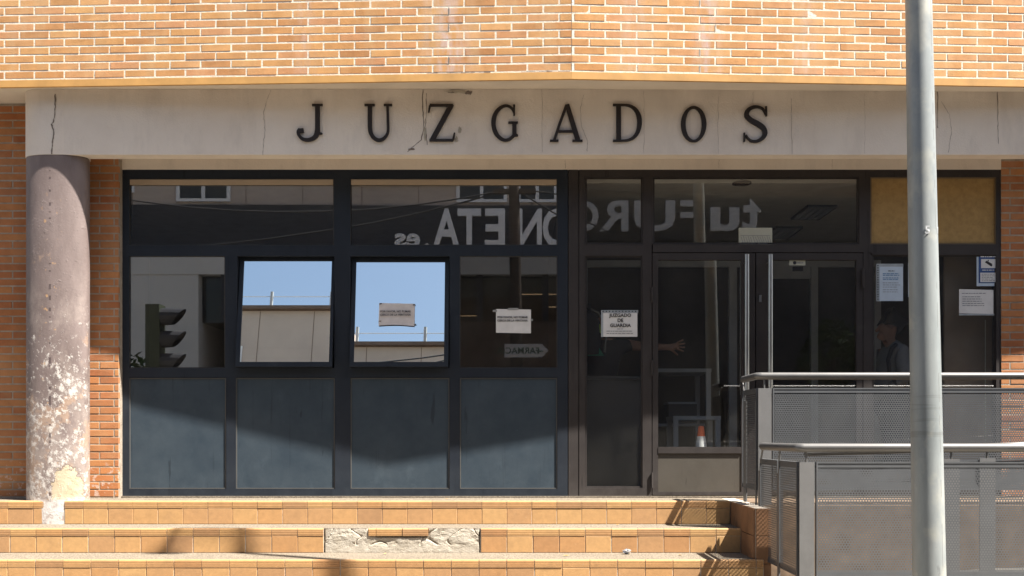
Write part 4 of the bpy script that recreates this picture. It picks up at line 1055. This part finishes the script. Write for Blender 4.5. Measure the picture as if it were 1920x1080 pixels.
m = MB(); m.tube([(0.86, 0.80, 1.30), (0.875, 0.79, 1.45), (0.855, 0.79, 1.58), (0.80, 0.79, 1.67), (0.73, 0.79, 1.70)], 0.010, 8); m.build('piping', M['greypipe'], bp)
m = MB(); m.add([(0.70, 0.765, 1.265), (0.855, 0.762, 1.265), (0.80, 0.758, 1.35), (0.74, 0.765, 1.50), (0.70, 0.77, 1.51)]+[(0.70, 0.79, 1.265), (0.855, 0.79, 1.265), (0.80, 0.79, 1.35), (0.74, 0.79, 1.50), (0.70, 0.79, 1.51)], [(0, 1, 2, 3, 4), (0, 5, 6, 1), (1, 6, 7, 2), (2, 7, 8, 3)]); m.build('side_panel', M['green'], bp)
m = MB(); m.add([(0.785, 0.762, 1.50), (0.83, 0.762, 1.47), (0.815, 0.762, 1.565)]+[(0.785, 0.785, 1.50), (0.83, 0.785, 1.47), (0.815, 0.785, 1.565)], [(0, 1, 2), (0, 3, 4, 1), (1, 4, 5, 2)]); m.build('reflector', M['lime'], bp)
dk = empty('reception_desk', (0.95, 0.45, 0)); tag(dk, 'dark reception desk hiding the legs of the person in black', 'desk')
MB().box(0.60, 1.24, 0.36, 0.385, 0.0, 1.02).build('front_panel', M['darkmetal'], dk); MB().box(0.59, 1.25, 0.34, 0.72, 1.021, 1.05).build('desktop', M['darkmetal'], dk); MB().box(1.20, 1.235, 0.39, 0.70, 0.0, 1.02).build('side_panel', M['darkmetal'], dk)
cs = empty('coat_stand', (0.735, 1.0, 0)); tag(cs, 'dark coat stand that the backpack hangs from', 'coat stand')
MB().tube([(0.735, 1.0, 0.02), (0.735, 1.0, 1.78)], 0.02, 10).build('pole', M['darkmetal'], cs); MB().lathe([(0.20, 0), (0.20, 0.02), (0.03, 0.04)], (0.735, 1.0), 20).build('base', M['darkmetal'], cs)
MB().tube([(0.735, 1.0, 1.72), (0.735, 0.90, 1.70), (0.69, 0.80, 1.72)], 0.008, 8).build('hook', M['darkmetal'], cs)

def table(name, x0, x1, D, ytop, depth, label, shelf=None):
    X0, X1, z = PX(x0, D), PX(x1, D), PZ(ytop, D); y = PY(D)
    r = empty(name, ((X0+X1)/2, y+depth/2, 0)); tag(r, label, 'table')
    MB().box(X0, X1, y, y+depth, z-0.035, z).build('tabletop', M['greymetal'], r)
    for xx in (X0+0.004, X1-0.05):
        for yy in (y+0.004, y+depth-0.05): MB().box(xx, xx+0.046, yy, yy+0.046, 0.0, z-0.036).build('leg', M['greymetal'], r)
    if shelf: MB().box(X0+0.052, X1-0.052, y+0.06, y+depth-0.06, shelf, shelf+0.025).build('shelf', M['greymetal'], r)
    return r
table('counter_table', 1222, 1334, 9.2, 691, 0.6, 'tall pale grey counter table behind the left door glass', 0.62)
table('low_table', 1262, 1352, 8.75, 780, 0.4, 'low pale grey table standing behind the traffic cone', 0.2)
cb2 = empty('storage_box', (1.70, 1.15, 0.83)); tag(cb2, 'black plastic box on the shelf of the counter table', 'box')
mb = MB(); mb.box(1.56, 1.84, 1.40, 1.66, 0.648, 0.84); mb.build('box_body', M['darkmetal'], cb2); MB().box(1.55, 1.85, 1.39, 1.67, 0.841, 0.86).build('lid', M['greymetal'], cb2)
# the cone
cD = 8.02; cx, cy = PX(1314.5, cD), PY(cD)
cn = empty('traffic_cone', (cx, cy, 0)); tag(cn, 'small orange and white traffic cone standing inside the left door', 'traffic cone')
zt = PZ(799, cD); zm = PZ(818, cD)
def cr(z): return 0.046+(zm-z)*0.035
MB().lathe([(cr(0.03), 0.03), (cr(zm-0.12), zm-0.12), (0.037, zm)], (cx, cy), 20).build('white_sleeve', M['cone_w'], cn)
MB().lathe([(0.034, zm), (0.030, zm+0.03), (0.025, zt-0.012), (0.019, zt), (0.010, zt)], (cx, cy), 20).build('orange_tip', M['cone_o'], cn)
MB().box(cx-0.064, cx+0.064, cy-0.064, cy+0.064, 0.0, 0.03).build('base', M['cone_o'], cn)
# inner partition and ceiling lights
ip = empty('inner_partition', (2.5, 1.7, 0)); tag(ip, 'pale aluminium inner door frame inside the entrance hall', 'partition')
Di = 9.6; m = MB()
for a, b in ((1367, 1382), (1521, 1534), (1090, 1102), (1640, 1652)): m.pbox(a, 500, b, PZ(0, 1) and 898, Di, 0.05)
m.pbox(1090, 488, 1652, 500, Di, 0.05); m.build('frame', M['greymetal'], ip)
MB().pbox(1449, 500, 1521, 522, Di+0.01, 0.03).build('header_panel', M['greymetal'], ip)
for (px, py, sc) in ((1525, 399, 1.0), (1466, 437, 0.9)):
    zc = 2.985; D = (zc-CZ)*F/(HY-py); X = PX(px, D)
    r = empty('ceiling_light', (X, PY(D), zc)); tag(r, 'louvred ceiling light nearest the entrance' if sc == 1.0 else 'louvred ceiling light farther back in the hall', 'ceiling light', 'louvred ceiling lights in the hall')
    MB().box(X-.15, X+.15, PY(D)-.30, PY(D)+.30, zc, zc+.012).build('diffuser', M['lamp'], r)
    m = MB(); random.seed(3)
    for i in range(13): m.box(X-.152, X+.152, PY(D)-.302+i*.049, PY(D)-.302+i*.049+.012, zc-.010, zc+.0135)
    for i in range(5): m.box(X-.153+i*.074, X-.153+i*.074+.010, PY(D)-.303, PY(D)+.303, zc-.012, zc-.0102)
    m.box(X-.160, X-.1535, PY(D)-.305, PY(D)+.305, zc-.014, zc+.0145); m.box(X+.1535, X+.160, PY(D)-.305, PY(D)+.305, zc-.014, zc+.0145); m.build('louvre', M['darkmetal'], r)
dD = 8.42; X = PX(1391, dD); r = empty('downlight', (X, PY(dD), 2.79)); tag(r, 'round recessed downlight in the ceiling just inside the doors', 'ceiling light')
MB().lathe([(0.085, 2.798), (0.085, 2.788), (0.06, 2.786), (0.055, 2.798)], (X, PY(dD)), 20).build('ring', M['darkmetal'], r)

# ================================================================== railings
def perforated(mp, U, V, p=0.0182, r=0.0059):
    """sheet U x V metres with staggered hexagonal holes; mp(u, v) gives the place"""
    m = MB(); row = p*0.8660254
    R = p/math.sqrt(3)
    nv = int((V-0.004)/row); nu = int((U-0.004)/p)
    ca = [(math.cos(math.pi/6+k*math.pi/3), math.sin(math.pi/6+k*math.pi/3)) for k in range(6)]
    vs, fs = [], []
    for j in range(nv+1):
        v0 = j*row+row*0.5
        if v0 > V: break
        for i in range(nu+1):
            u0 = i*p+(p/2 if j % 2 else 0)+p*0.25
            if u0 > U: continue
            b = len(vs)
            for c, s_ in ca: vs.append(mp(min(max(u0+R*c, 0), U), min(max(v0+R*s_, 0), V)))
            for c, s_ in ca: vs.append(mp(min(max(u0+r*c, 0), U), min(max(v0+r*s_, 0), V)))
            for k in range(6): fs.append((b+k, b+(k+1) % 6, b+6+(k+1) % 6, b+6+k))
    m.add(vs, fs); return m
def plate_panel(mp3, U, V, root, holes=True):
    """perforated sheet with an edge bar all round; mp3(u, v, out)"""
    perforated(lambda u, v: mp3(u, v, 0.0), U, V).build('perforated_panel', M['perf'], root)
    e = MB(); w = 0.026
    def b(u0, u1, v0, v1, o0, o1):
        e.add([mp3(u, v, o) for o in (o1, o0) for (u, v) in ((u0, v0), (u1, v0), (u1, v1), (u0, v1))], [(0, 1, 2, 3), (7, 6, 5, 4), (0, 4, 5, 1), (1, 5, 6, 2), (2, 6, 7, 3), (3, 7, 4, 0)])
    b(0, U, V, V+0.010, -0.022, 0.006); b(0, U, -0.010, 0, -0.022, 0.006); b(-0.010, 0, -0.010, V+0.010, -0.022, 0.006); b(U, U+0.010, -0.010, V+0.010, -0.022, 0.006)
    b(0, U, V-w, V-0.001, 0.001, 0.003); b(0, U, 0.001, w, 0.001, 0.003)
    e.build('edge_bar', M['perf'], root)
def railing(name, label, rail_pts, rr, panels, posts, brackets):
    r = empty(name, (panels[0][0][0], panels[0][0][1], panels[0][2])); tag(r, label, 'railing')
    m = MB(); m.tube(rail_pts, rr, 18); m.build('handrail', M['rail'], r)
    for (a, b, z0, z1) in panels:
        A, B = Vector((*a, 0)), Vector((*b, 0)); d = (B-A); U = d.length; d.normalize(); n = Vector((d.y, -d.x, 0))
        sl_ = (a[2]-a[2]) if len(a) > 2 else 0
        def mp3(u, v, o, A=A, d=d, n=n, z0=z0): q = A+d*u+n*o; return (q.x, q.y, z0+v)
        plate_panel(mp3, U, z1-z0, r)
    for (x0, x1, y0, y1, z0, z1) in posts:
        MB().box(x0, x1, y0, y1, z0, z1).build('post', M['post'], r)
    for pts in brackets: MB().tube(pts, 0.0075, 8).build('bracket', M['rail'], r)
    return r
# upper railing
Du = 7.06; yU = PY(Du); XU = 1.851; zr = PZ(705, Du); RR = 0.0272
yB = PY(7.48); ZUT, ZUB = PZ(730, Du), 0.12
up = railing('upper_railing', 'upper grey railing with perforated panels in front of the doors', [(XU, yB, zr), (XU, yU, zr)] and
    [(XU, yB, zr), (XU, yU+0.03, zr), (XU+0.012, yU+0.008, zr), (XU+0.035, yU, zr), (6.0, yU, zr)], RR,
    [((XU+0.125, yU), (4.05, yU), ZUB, ZUT), ((4.17, yU), (6.0, yU), ZUB, ZUT), ((XU, yB+0.02), (XU, yU+0.03), ZUB, ZUT)],
    [(XU+0.004, XU+0.103, yU-0.012, yU-0.002, 0.0, ZUT+0.008), (4.06, 4.16, yU-0.012, yU-0.002, 0, ZUT+0.008), (XU-0.004, XU+0.006, yB-0.09, yB-0.005, 0.0, ZUT-0.08), (XU-0.004, XU+0.006, yU+0.034, yU+0.05, 0.0, ZUT-0.08)],
    [[(XU+0.05, yU-0.004, ZUT), (XU+0.05, yU-0.002, zr-0.02)], [(4.11, yU-0.004, ZUT), (4.11, yU-0.002, zr-0.02)], [(XU, yB-0.02, ZUT-0.10), (XU, yB-0.02, ZUT-0.02), (XU, yB+0.03, zr-0.02)]])
# front railing
Dn = 6.05; yN = PY(Dn); XN = 1.851; zn = PZ(839.5, Dn); RN = 0.0285
yNB = PY(6.96); yNM = (yN+yNB)/2-0.01
zt_, zb_ = PZ(869, Dn), -0.38
fr_ = railing('front_railing', 'front grey railing with perforated panels along the ramp', [(XN, yNB-0.05, zn), (XN, yN+0.03, zn), (XN+0.012, yN+0.008, zn), (XN+0.035, yN, zn), (5.6, yN, zn)], RN,
    [((XN+0.125, yN), (3.33, yN), zb_, zt_), ((3.46, yN), (4.9, yN), zb_, zt_), ((XN, yNB), (XN, yNM+0.03), zb_, zt_), ((XN, yNM-0.03), (XN, yN+0.03), zb_, zt_)],
    [(XN+0.004, XN+0.100, yN-0.012, yN-0.002, -0.62, zt_+0.008), (3.34, 3.436, yN-0.012, yN-0.002, -0.62, zt_+0.008), (XN-0.005, XN+0.005, yNM-0.02, yNM+0.02, -0.5, zt_-0.08), (XN-0.005, XN+0.005, yNB+0.012, yNB+0.05, -0.5, zt_-0.08)],
    [[(XN+0.05, yN-0.004, zt_), (XN+0.05, yN-0.002, zn-0.02)], [(3.387, yN-0.004, zt_), (3.387, yN-0.002, zn-0.02)], [(XN, yNB+0.02, zt_-0.10), (XN, yNB+0.01, zt_-0.03), (XN, yNB-0.05, zn-0.02)], [(XN, yNM, zt_-0.10), (XN, yNM-0.01, zt_-0.03), (XN, yNM-0.03, zn-0.02)]])
# sloping middle railing between the two flights of the ramp
Dm = 6.55; yM = PY(Dm)
mr = empty('ramp_railing', (2.2, yM, -0.4)); tag(mr, 'sloping grey railing along the ramp behind the front railing', 'railing')
SLP = 0.045
zc0 = PZ(843, Dm)
MB().tube([(2.05, yM, zc0-0.02), (3.2, yM, zc0+0.012), (5.6, yM, zc0+0.012+2.4*SLP)], 0.026, 16).build('handrail', M['rail'], mr)
def mpm(u, v, o): return (2.10+u, yM-o, zc0-0.115-0.165+v+u*0.028)
plate_panel(mpm, 3.3, 0.165, mr)
for x in (PX(1783, Dm), PX(1850, Dm)):
    MB().box(x-0.055, x+0.055, yM-0.014, yM-0.004, -0.5, zc0-0.085+(x-2.1)*0.02).build('post', M['post'], mr)
    MB().tube([(x, yM-0.004, zc0-0.10), (x, yM-0.003, zc0+0.02+(x-2.1)*0.02)], 0.0075, 8).build('bracket', M['rail'], mr)

# ================================================================== lamp post
Dp = 5.0; xp0 = PX(1737.5, Dp); lean = -0.0185
LPz = zs+0.125
lp_ = empty('lamp_post', (xp0, PY(Dp), LPz)); tag(lp_, 'galvanised street lamp post standing in front of the ramp railing', 'lamp post')
def pr(z): return 0.0838-(z-(-0.23))*0.0056
def pxx(z): return xp0+lean*(z-CZ)
ZT = 7.93
MB().tube([(pxx(z), PY(Dp), z) for z in (LPz, 1, 3, 5, ZT-0.25, ZT)], [pr(LPz), pr(1), pr(3), pr(5), pr(ZT-.25), 0.035], 32).build('pole', M['galv'], lp_)
Xt = pxx(ZT)
MB().tube([(Xt, PY(Dp), ZT-0.08), (Xt-0.06, PY(Dp), ZT), (Xt-0.25, PY(Dp), ZT+0.02), (Xt-0.44, PY(Dp), ZT), (Xt-0.52, PY(Dp)-0.02, ZT-0.10), (Xt-0.56, PY(Dp)-0.03, ZT-0.26)], 0.028, 12).build('arm', M['galv'], lp_)
MB().lathe([(0.04, ZT-0.25), (0.13, ZT-0.275), (0.17, ZT-0.30), (0.16, ZT-0.325), (0.05, ZT-0.335)], (Xt-0.60, PY(Dp)-0.03), 24, 1, 0.22).build('lantern', M['lampdark'], lp_)
MB().lathe([(0.17, LPz), (0.17, LPz+0.02), (0.10, LPz+0.03)], (pxx(LPz), PY(Dp)), 24).build('base_plate', M['galv'], lp_)
# worn white numbers painted on the pole, wrapped on its surface
def wrap_text(body, hpx, px, py, fat):
    zc = PZ(py, Dp); me = text_mesh(body, hpx*Dp/F/0.70, fat, 0, 'CENTER')
    R = pr(zc)+0.003; x0 = PX(px, Dp); cxx = pxx(zc)
    a0 = math.asin((x0-cxx)/R)
    for v in me.vertices:
        a = a0+v.co.x/R; v.co = Vector((cxx+R*math.sin(a), PY(Dp)-R*math.cos(a), zc+v.co.y))
    obj('number', me, M['worn'], lp_)
wrap_text('5', 14, 1727.5, 443, 0.0012); wrap_text('1', 13, 1750, 442, 0.0)

# ================================================================== small litter on the steps
rnd = random.Random(21)
def leaf_litter(px, py, D, z, size, rot, label):
    m = MB(); X, Y = PX(px, D), PY(D)
    pts = [(-1, 0, .1), (-.4, .38, .28), (.3, .34, .2), (1, 0, .35), (.3, -.34, .12), (-.4, -.36, .2)]
    c, s_ = math.cos(rot), math.sin(rot)
    vs = [(X+(a*c-b*s_)*size, Y+(a*s_+b*c)*size, z+0.004+h*size*0.5) for a, b, h in pts]+[(X, Y, z+0.003)]
    m.add(vs, [(i, (i+1) % 6, 6) for i in range(6)], True)
    o = m.build('dry_leaf', M['dryleaf']); tag(o, label, 'leaf', 'dry leaves on the steps')
leaf_litter(1062, 1043, 6.95, RZ[2], 0.030, 0.4, 'dry leaf on the lowest visible tread right of the broken patch')
leaf_litter(722, 1040, 7.06, RZ[2], 0.022, 1.4, 'dry leaf on the lowest visible tread just under the broken patch')
leaf_litter(1030, 995, 7.3, RZ[1], 0.016, 0.2, 'tiny dry leaf on the middle tread above the right end of the patch')
leaf_litter(1158, 984, 7.42, RZ[1], 0.020, 0.9, 'dry leaf on the middle tread below the doors')
leaf_litter(838, 934, 7.7, 0.0, 0.018, 0.1, 'dry leaf on the landing under the blue window wall')
leaf_litter(1275, 1036, 6.98, RZ[2], 0.02, 2.2, 'dry leaf on the lowest visible tread near the railing')
f = MB(); X, Y = PX(1175, 7.07), PY(7.07)
vs = []
for j in range(7):
    for i in range(10):
        a = 2*math.pi*i/10; r = 0.026*math.sin(math.pi*(j+.4)/7.2)*rnd.uniform(.55, 1.3); vs.append((X+r*math.cos(a)*1.3, Y+r*math.sin(a), RZ[2]+0.001+j*0.0065))
f.add(vs, [(j*10+i, j*10+(i+1) % 10, (j+1)*10+(i+1) % 10, (j+1)*10+i) for j in range(6) for i in range(10)])
tag(f.build('crumpled_wrapper', M['foil']), 'crumpled silver wrapper on the lowest visible tread', 'litter')

# ================================================================== across the street (seen mirrored in the glass)
OB = empty('opposite_building', (0, -11, zs)); tag(OB, 'beige building across the street mirrored in the windows', 'building')
yo = -11.0
def ob(name, m, mat, lab=None):
    o = m.build(name, M[mat], OB)
    if lab: o['label'] = lab
    return o
w = MB(); w.box(-26, 0.95, yo-8, yo, 5.36, 5.82); w.box(-26, -3.55, yo-8, yo, 5.821, 6.67); w.box(-0.9, 0.95, yo-8, yo, 5.821, 6.67); ob('upper_storey', w, 'opp_wall')
w = MB(); w.box(0.952, 26, yo-8, yo, 5.36, 7.12); ob('brick_storey', w, 'opp_redbrick')
w = MB(); w.box(-26, 1.1, yo-8, yo+0.02, 3.80, 4.46); w.box(-26, -6.35, yo-8, yo, zs+.13, 3.799); ob('pale_wall', w, 'opp_pale')
w = MB(); w.box(-26, 26, yo-8, yo+0.10, 4.462, 5.358); sgnb = ob('sign_board', w, 'opp_dark')
w = MB(); w.box(-26, -3.5, yo-0.3, yo+0.12, 6.672, 6.75); w.box(-3.549, -0.901, yo-0.3, yo+0.12, 5.822, 5.90); w.box(-.95, 26, yo-.3, yo+.12, 7.122, 7.2); ob('coping', w, 'opp_brown')
w = MB(); w.box(-5.75, 1.1, yo-8, yo-0.02, zs+.13, 2.85); ob('brown_wall', w, 'opp_brown')
w = MB(); w.box(1.102, 26, yo-8, yo-0.03, zs+.13, 4.46); ob('dark_shopfront', w, 'opp_dark')
w = MB(); w.box(-6.348, 1.1, yo-8, yo-0.25, 2.851, 3.799); ob('shop_glass', w, 'darkglass')
w = MB()
for x in (-5.9, -4.6, -3.3, -2.0, -0.72, 0.62): w.box(x, x+0.12, yo-0.249, yo-0.01, 2.853, 3.797)
ob('mullions', w, 'opp_dark')
w = MB()
for (x, z, l) in ((0.2, 3.42, .8), (0.75, 3.16, .55), (-1.1, 2.98, .5), (-3.0, 3.3, .8)): w.box(x, x+l, yo-0.22, yo-0.20, z, z+0.018)
ob('shop_light', w, 'warm')
for (a, b) in ((-7.9, -7.6), (-6.75, -5.66), (-1.13, -0.1), (0.1, 0.92), (-10.5, -9.2)):
    z0 = 5.44 if b-a > 0.95 or a > 0 else 5.62
    w = MB(); w.box(a, b, yo+0.001, yo+0.05, z0, z0+0.06); w.box(a, b, yo+.001, yo+.05, 5.80, 5.85); w.box(a, a+.07, yo+.001, yo+.05, z0+.06, 5.80); w.box(b-.07, b, yo+.001, yo+.05, z0+.06, 5.80)
    if b-a > .5: w.box((a+b)/2-.035, (a+b)/2+.035, yo+.001, yo+.05, z0+.06, 5.80)
    o = w.build('window', M['opp_white'], OB)
    MB().box(a+.07, b-.07, yo+.002, yo+.02, z0+.06, 5.80).build('pane', M['darkglass'], o)
w = MB()
for x in range(-9, 10): w.box(x*1.15-.006+.4, x*1.15+.006+.4, yo+.0005, yo+.004, 5.37, 5.81 if -3.55 < x*1.15+.4 < -.9 else 6.66)
ob('wall_joints', w, 'opp_brown')
pf = MB()
for x, zb in ((-10.2, 6.75), (-8.4, 6.75), (-6.7, 6.75), (-5.19, 6.75), (-3.9, 6.75), (-3.3, 5.9), (-1.85, 5.9), (-1.0, 5.9)): pf.tube([(x, yo-0.2, zb), (x, yo-0.2, zb+0.46)], 0.035, 8)
pf.tube([(-26, yo-0.2, 7.10), (-3.6, yo-0.2, 7.10)], 0.008, 6); pf.tube([(-3.5, yo-0.2, 6.22), (-0.9, yo-0.2, 6.22)], 0.008, 6); ob('roof_rail', pf, 'greymetal')
spots = {0: ('t', 1407, 34), 1: ('u', 1357, 54), 2: ('F', 1295, 42), 3: ('U', 1226, 76), 4: ('R', 1150, 54), 5: ('G', 1097, 50), 6: ('O', 1043, 52), 7: ('N', 993, 46), 8: ('E', 928, 38), 9: ('T', 880, 44), 10: ('A', 837, 50), 11: ('.', 801, 9), 12: ('e', 775, 26), 13: ('s', 751, 22)}
for k, (c, px, wpx) in spots.items():
    me = text_mesh(c, 0.84, 0.026 if k < 2 else 0.020, 0.03)
    xsv = [v.co.x for v in me.vertices]; ysv = [v.co.y for v in me.vertices]
    mid, wd = (min(xsv)+max(xsv))/2, max(xsv)-min(xsv); y0_ = min(ysv)
    tall = (max(ysv)-y0_); th_ = {'e': .40, 's': .40, '.': .11, 'u': .48, 't': .66}.get(c, .62)
    for v in me.vertices: v.co.x = (v.co.x-mid)*(wpx/92.9)/wd; v.co.y = (v.co.y-y0_)*th_/tall
    if k >= 6:
        for v in me.vertices: v.co.y *= 1.26 if k <= 10 else 0.70
    me.transform(Matrix.Translation(((px-960)/92.9, yo+0.131, 4.64 if k < 6 else 4.50)) @ BACK.to_4x4()); o = obj('letter', me, M['opp_white'], sgnb)
# timber utility pole and direction sign
up_ = empty('utility_pole', (0.05, -9.65, zs+.125)); tag(up_, 'dark timber utility pole mirrored in the right pane of the blue front', 'utility pole')
MB().tube([(0.12, -9.65, zs+.125), (0.03, -9.65, 6.2)], [0.135, 0.095], 14).build('pole', M['wood'], up_)
MB().box(-0.35, 0.45, -9.70, -9.60, 5.25, 5.33).build('crossarm', M['wood'], up_)
wr = MB()
for (x1, z1, y1, k) in ((-9, 4.3, -10.3, .35), (-9, 5.6, -10.3, .5), (9, 5.8, -10.3, .4), (4, 3.9, -10.8, .2)):
    wr.tube([(0.04+(x1-0.04)*t, -9.65+(y1+9.65)*t, 5.35+(z1-5.35)*t-k*4*t*(1-t)) for t in [i/10 for i in range(11)]], 0.016, 5)
tag(wr.build('overhead_cables', M['ink']), 'dark overhead cables running from the timber pole', 'cable')
ps = empty('direction_sign', (0.27, -9.5, 2.1)); tag(ps, 'white arrow shaped FARMACIA direction sign on the timber pole', 'sign')
zc = 2.12
m = MB(); pts = [(-0.20, -.125), (0.50, -.125), (0.62, 0), (0.50, .125), (-0.20, .125)]
m.add([(x+.06, -9.50, zc+z) for x, z in pts]+[(x+.06, -9.515, zc+z) for x, z in pts], [(0, 1, 2, 3, 4)[::-1], (5, 6, 7, 8, 9), *[(i, (i+1) % 5, 5+(i+1) % 5, 5+i) for i in range(5)]]); m.build('board', M['opp_white'], ps)
me = text_mesh('FARMACIA', 0.165, 0.003, 0.0); me.transform(Matrix.Translation((0.12, -9.498, zc-.055)) @ BACK.to_4x4()); obj('lettering', me, M['farm_green'], ps)
m = MB(); m.box(0.47, 0.58, -9.4985, -9.497, zc-.02, zc+.0); m.box(0.47, 0.49, -9.4985, -9.497, zc-.06, zc-.0205); m.build('arrow_symbol', M['farm_green'], ps)
MB().box(-0.03, 0.23, -9.60, -9.516, zc-.03, zc+.03).build('bracket', M['darkmetal'], ps)
# traffic light
tx, ty = -5.15, -5.6
tl = empty('traffic_light', (tx, ty, zs)); tag(tl, 'green traffic light with dark hoods mirrored in the leftmost lower pane', 'traffic light')
MB().box(tx-.11, tx+.09, ty-.12, ty+.12, 1.42, 2.42).build('housing', M['tl_green'], tl)
MB().tube([(tx, ty, zs+.004), (tx, ty, 1.42)], 0.06, 12).build('pole', M['tl_green'], tl)
for i in range(3):
    zc_ = 2.25-i*.325; m = MB(); n = 14
    vs = []
    for (dx, r, sh) in ((0.0, .125, 0), (0.34, .115, 1)):
        for j in range(n):
            a = 2*math.pi*j/n; vs.append((tx+.09+dx*(0.45+0.55*(math.sin(a)*.5+.5)) if sh else tx+.09, ty+r*math.cos(a), zc_+r*math.sin(a)))
    m.add(vs, [(j, (j+1) % n, n+(j+1) % n, n+j) for j in range(n)]+[tuple(range(n))]); m.build('hood', M['tl_dark'], tl)
# small street trees seen mirrored
def tree(x, y, h, r, label, seed):
    rnd = random.Random(seed); t = empty('street_tree', (x, y, zs)); tag(t, label, 'tree', 'street trees mirrored in the glass')
    tr_ = MB(); tr_.tube([(x, y, zs+.004), (x+.05, y, zs+h*.4), (x, y+.05, zs+h*.75)], [.09, .07, .03], 10)
    for k in range(6):
        a = k*1.05; tr_.tube([(x+.04, y, zs+h*(.4+.04*k)), (x+math.cos(a)*r*.6, y+math.sin(a)*r*.6, zs+h*(.62+.05*k))], [.035, .012], 6)
    tr_.build('trunk', M['wood'], t)
    m = MB()
    for k in range(1500):
        a, b = rnd.uniform(0, 6.283), rnd.uniform(-1, 1); q = rnd.uniform(.35, 1)**.6
        cl = noise.noise(Vector((math.cos(a)*2, math.sin(a)*2, b*2+seed)))
        if cl < -.15: continue
        rr = r*q*(1+.4*cl); s_ = math.sqrt(1-b*b)
        c = Vector((x+rr*s_*math.cos(a), y+rr*s_*math.sin(a), zs+h*.72+rr*b*1.1)); u = Vector((rnd.gauss(0, 1), rnd.gauss(0, 1), rnd.gauss(0, 1))).normalized(); v = u.orthogonal().normalized(); L = rnd.uniform(.05, .10)
        m.add([c-u*L, c+v*L*.5, c+u*L, c-v*L*.5], [(0, 1, 2, 3)])
    m.build('crown', M['leaf'], t)
tree(6.1, -9.9, 4.4, 0.6, 'leafy street tree mirrored in the right door glass', 3)
tree(-6.3, -7.2, 3.0, 0.7, 'small leafy street tree mirrored beside the traffic light', 5)
for o in list(COL.objects):
    if '_loc' in o: del o['_loc']
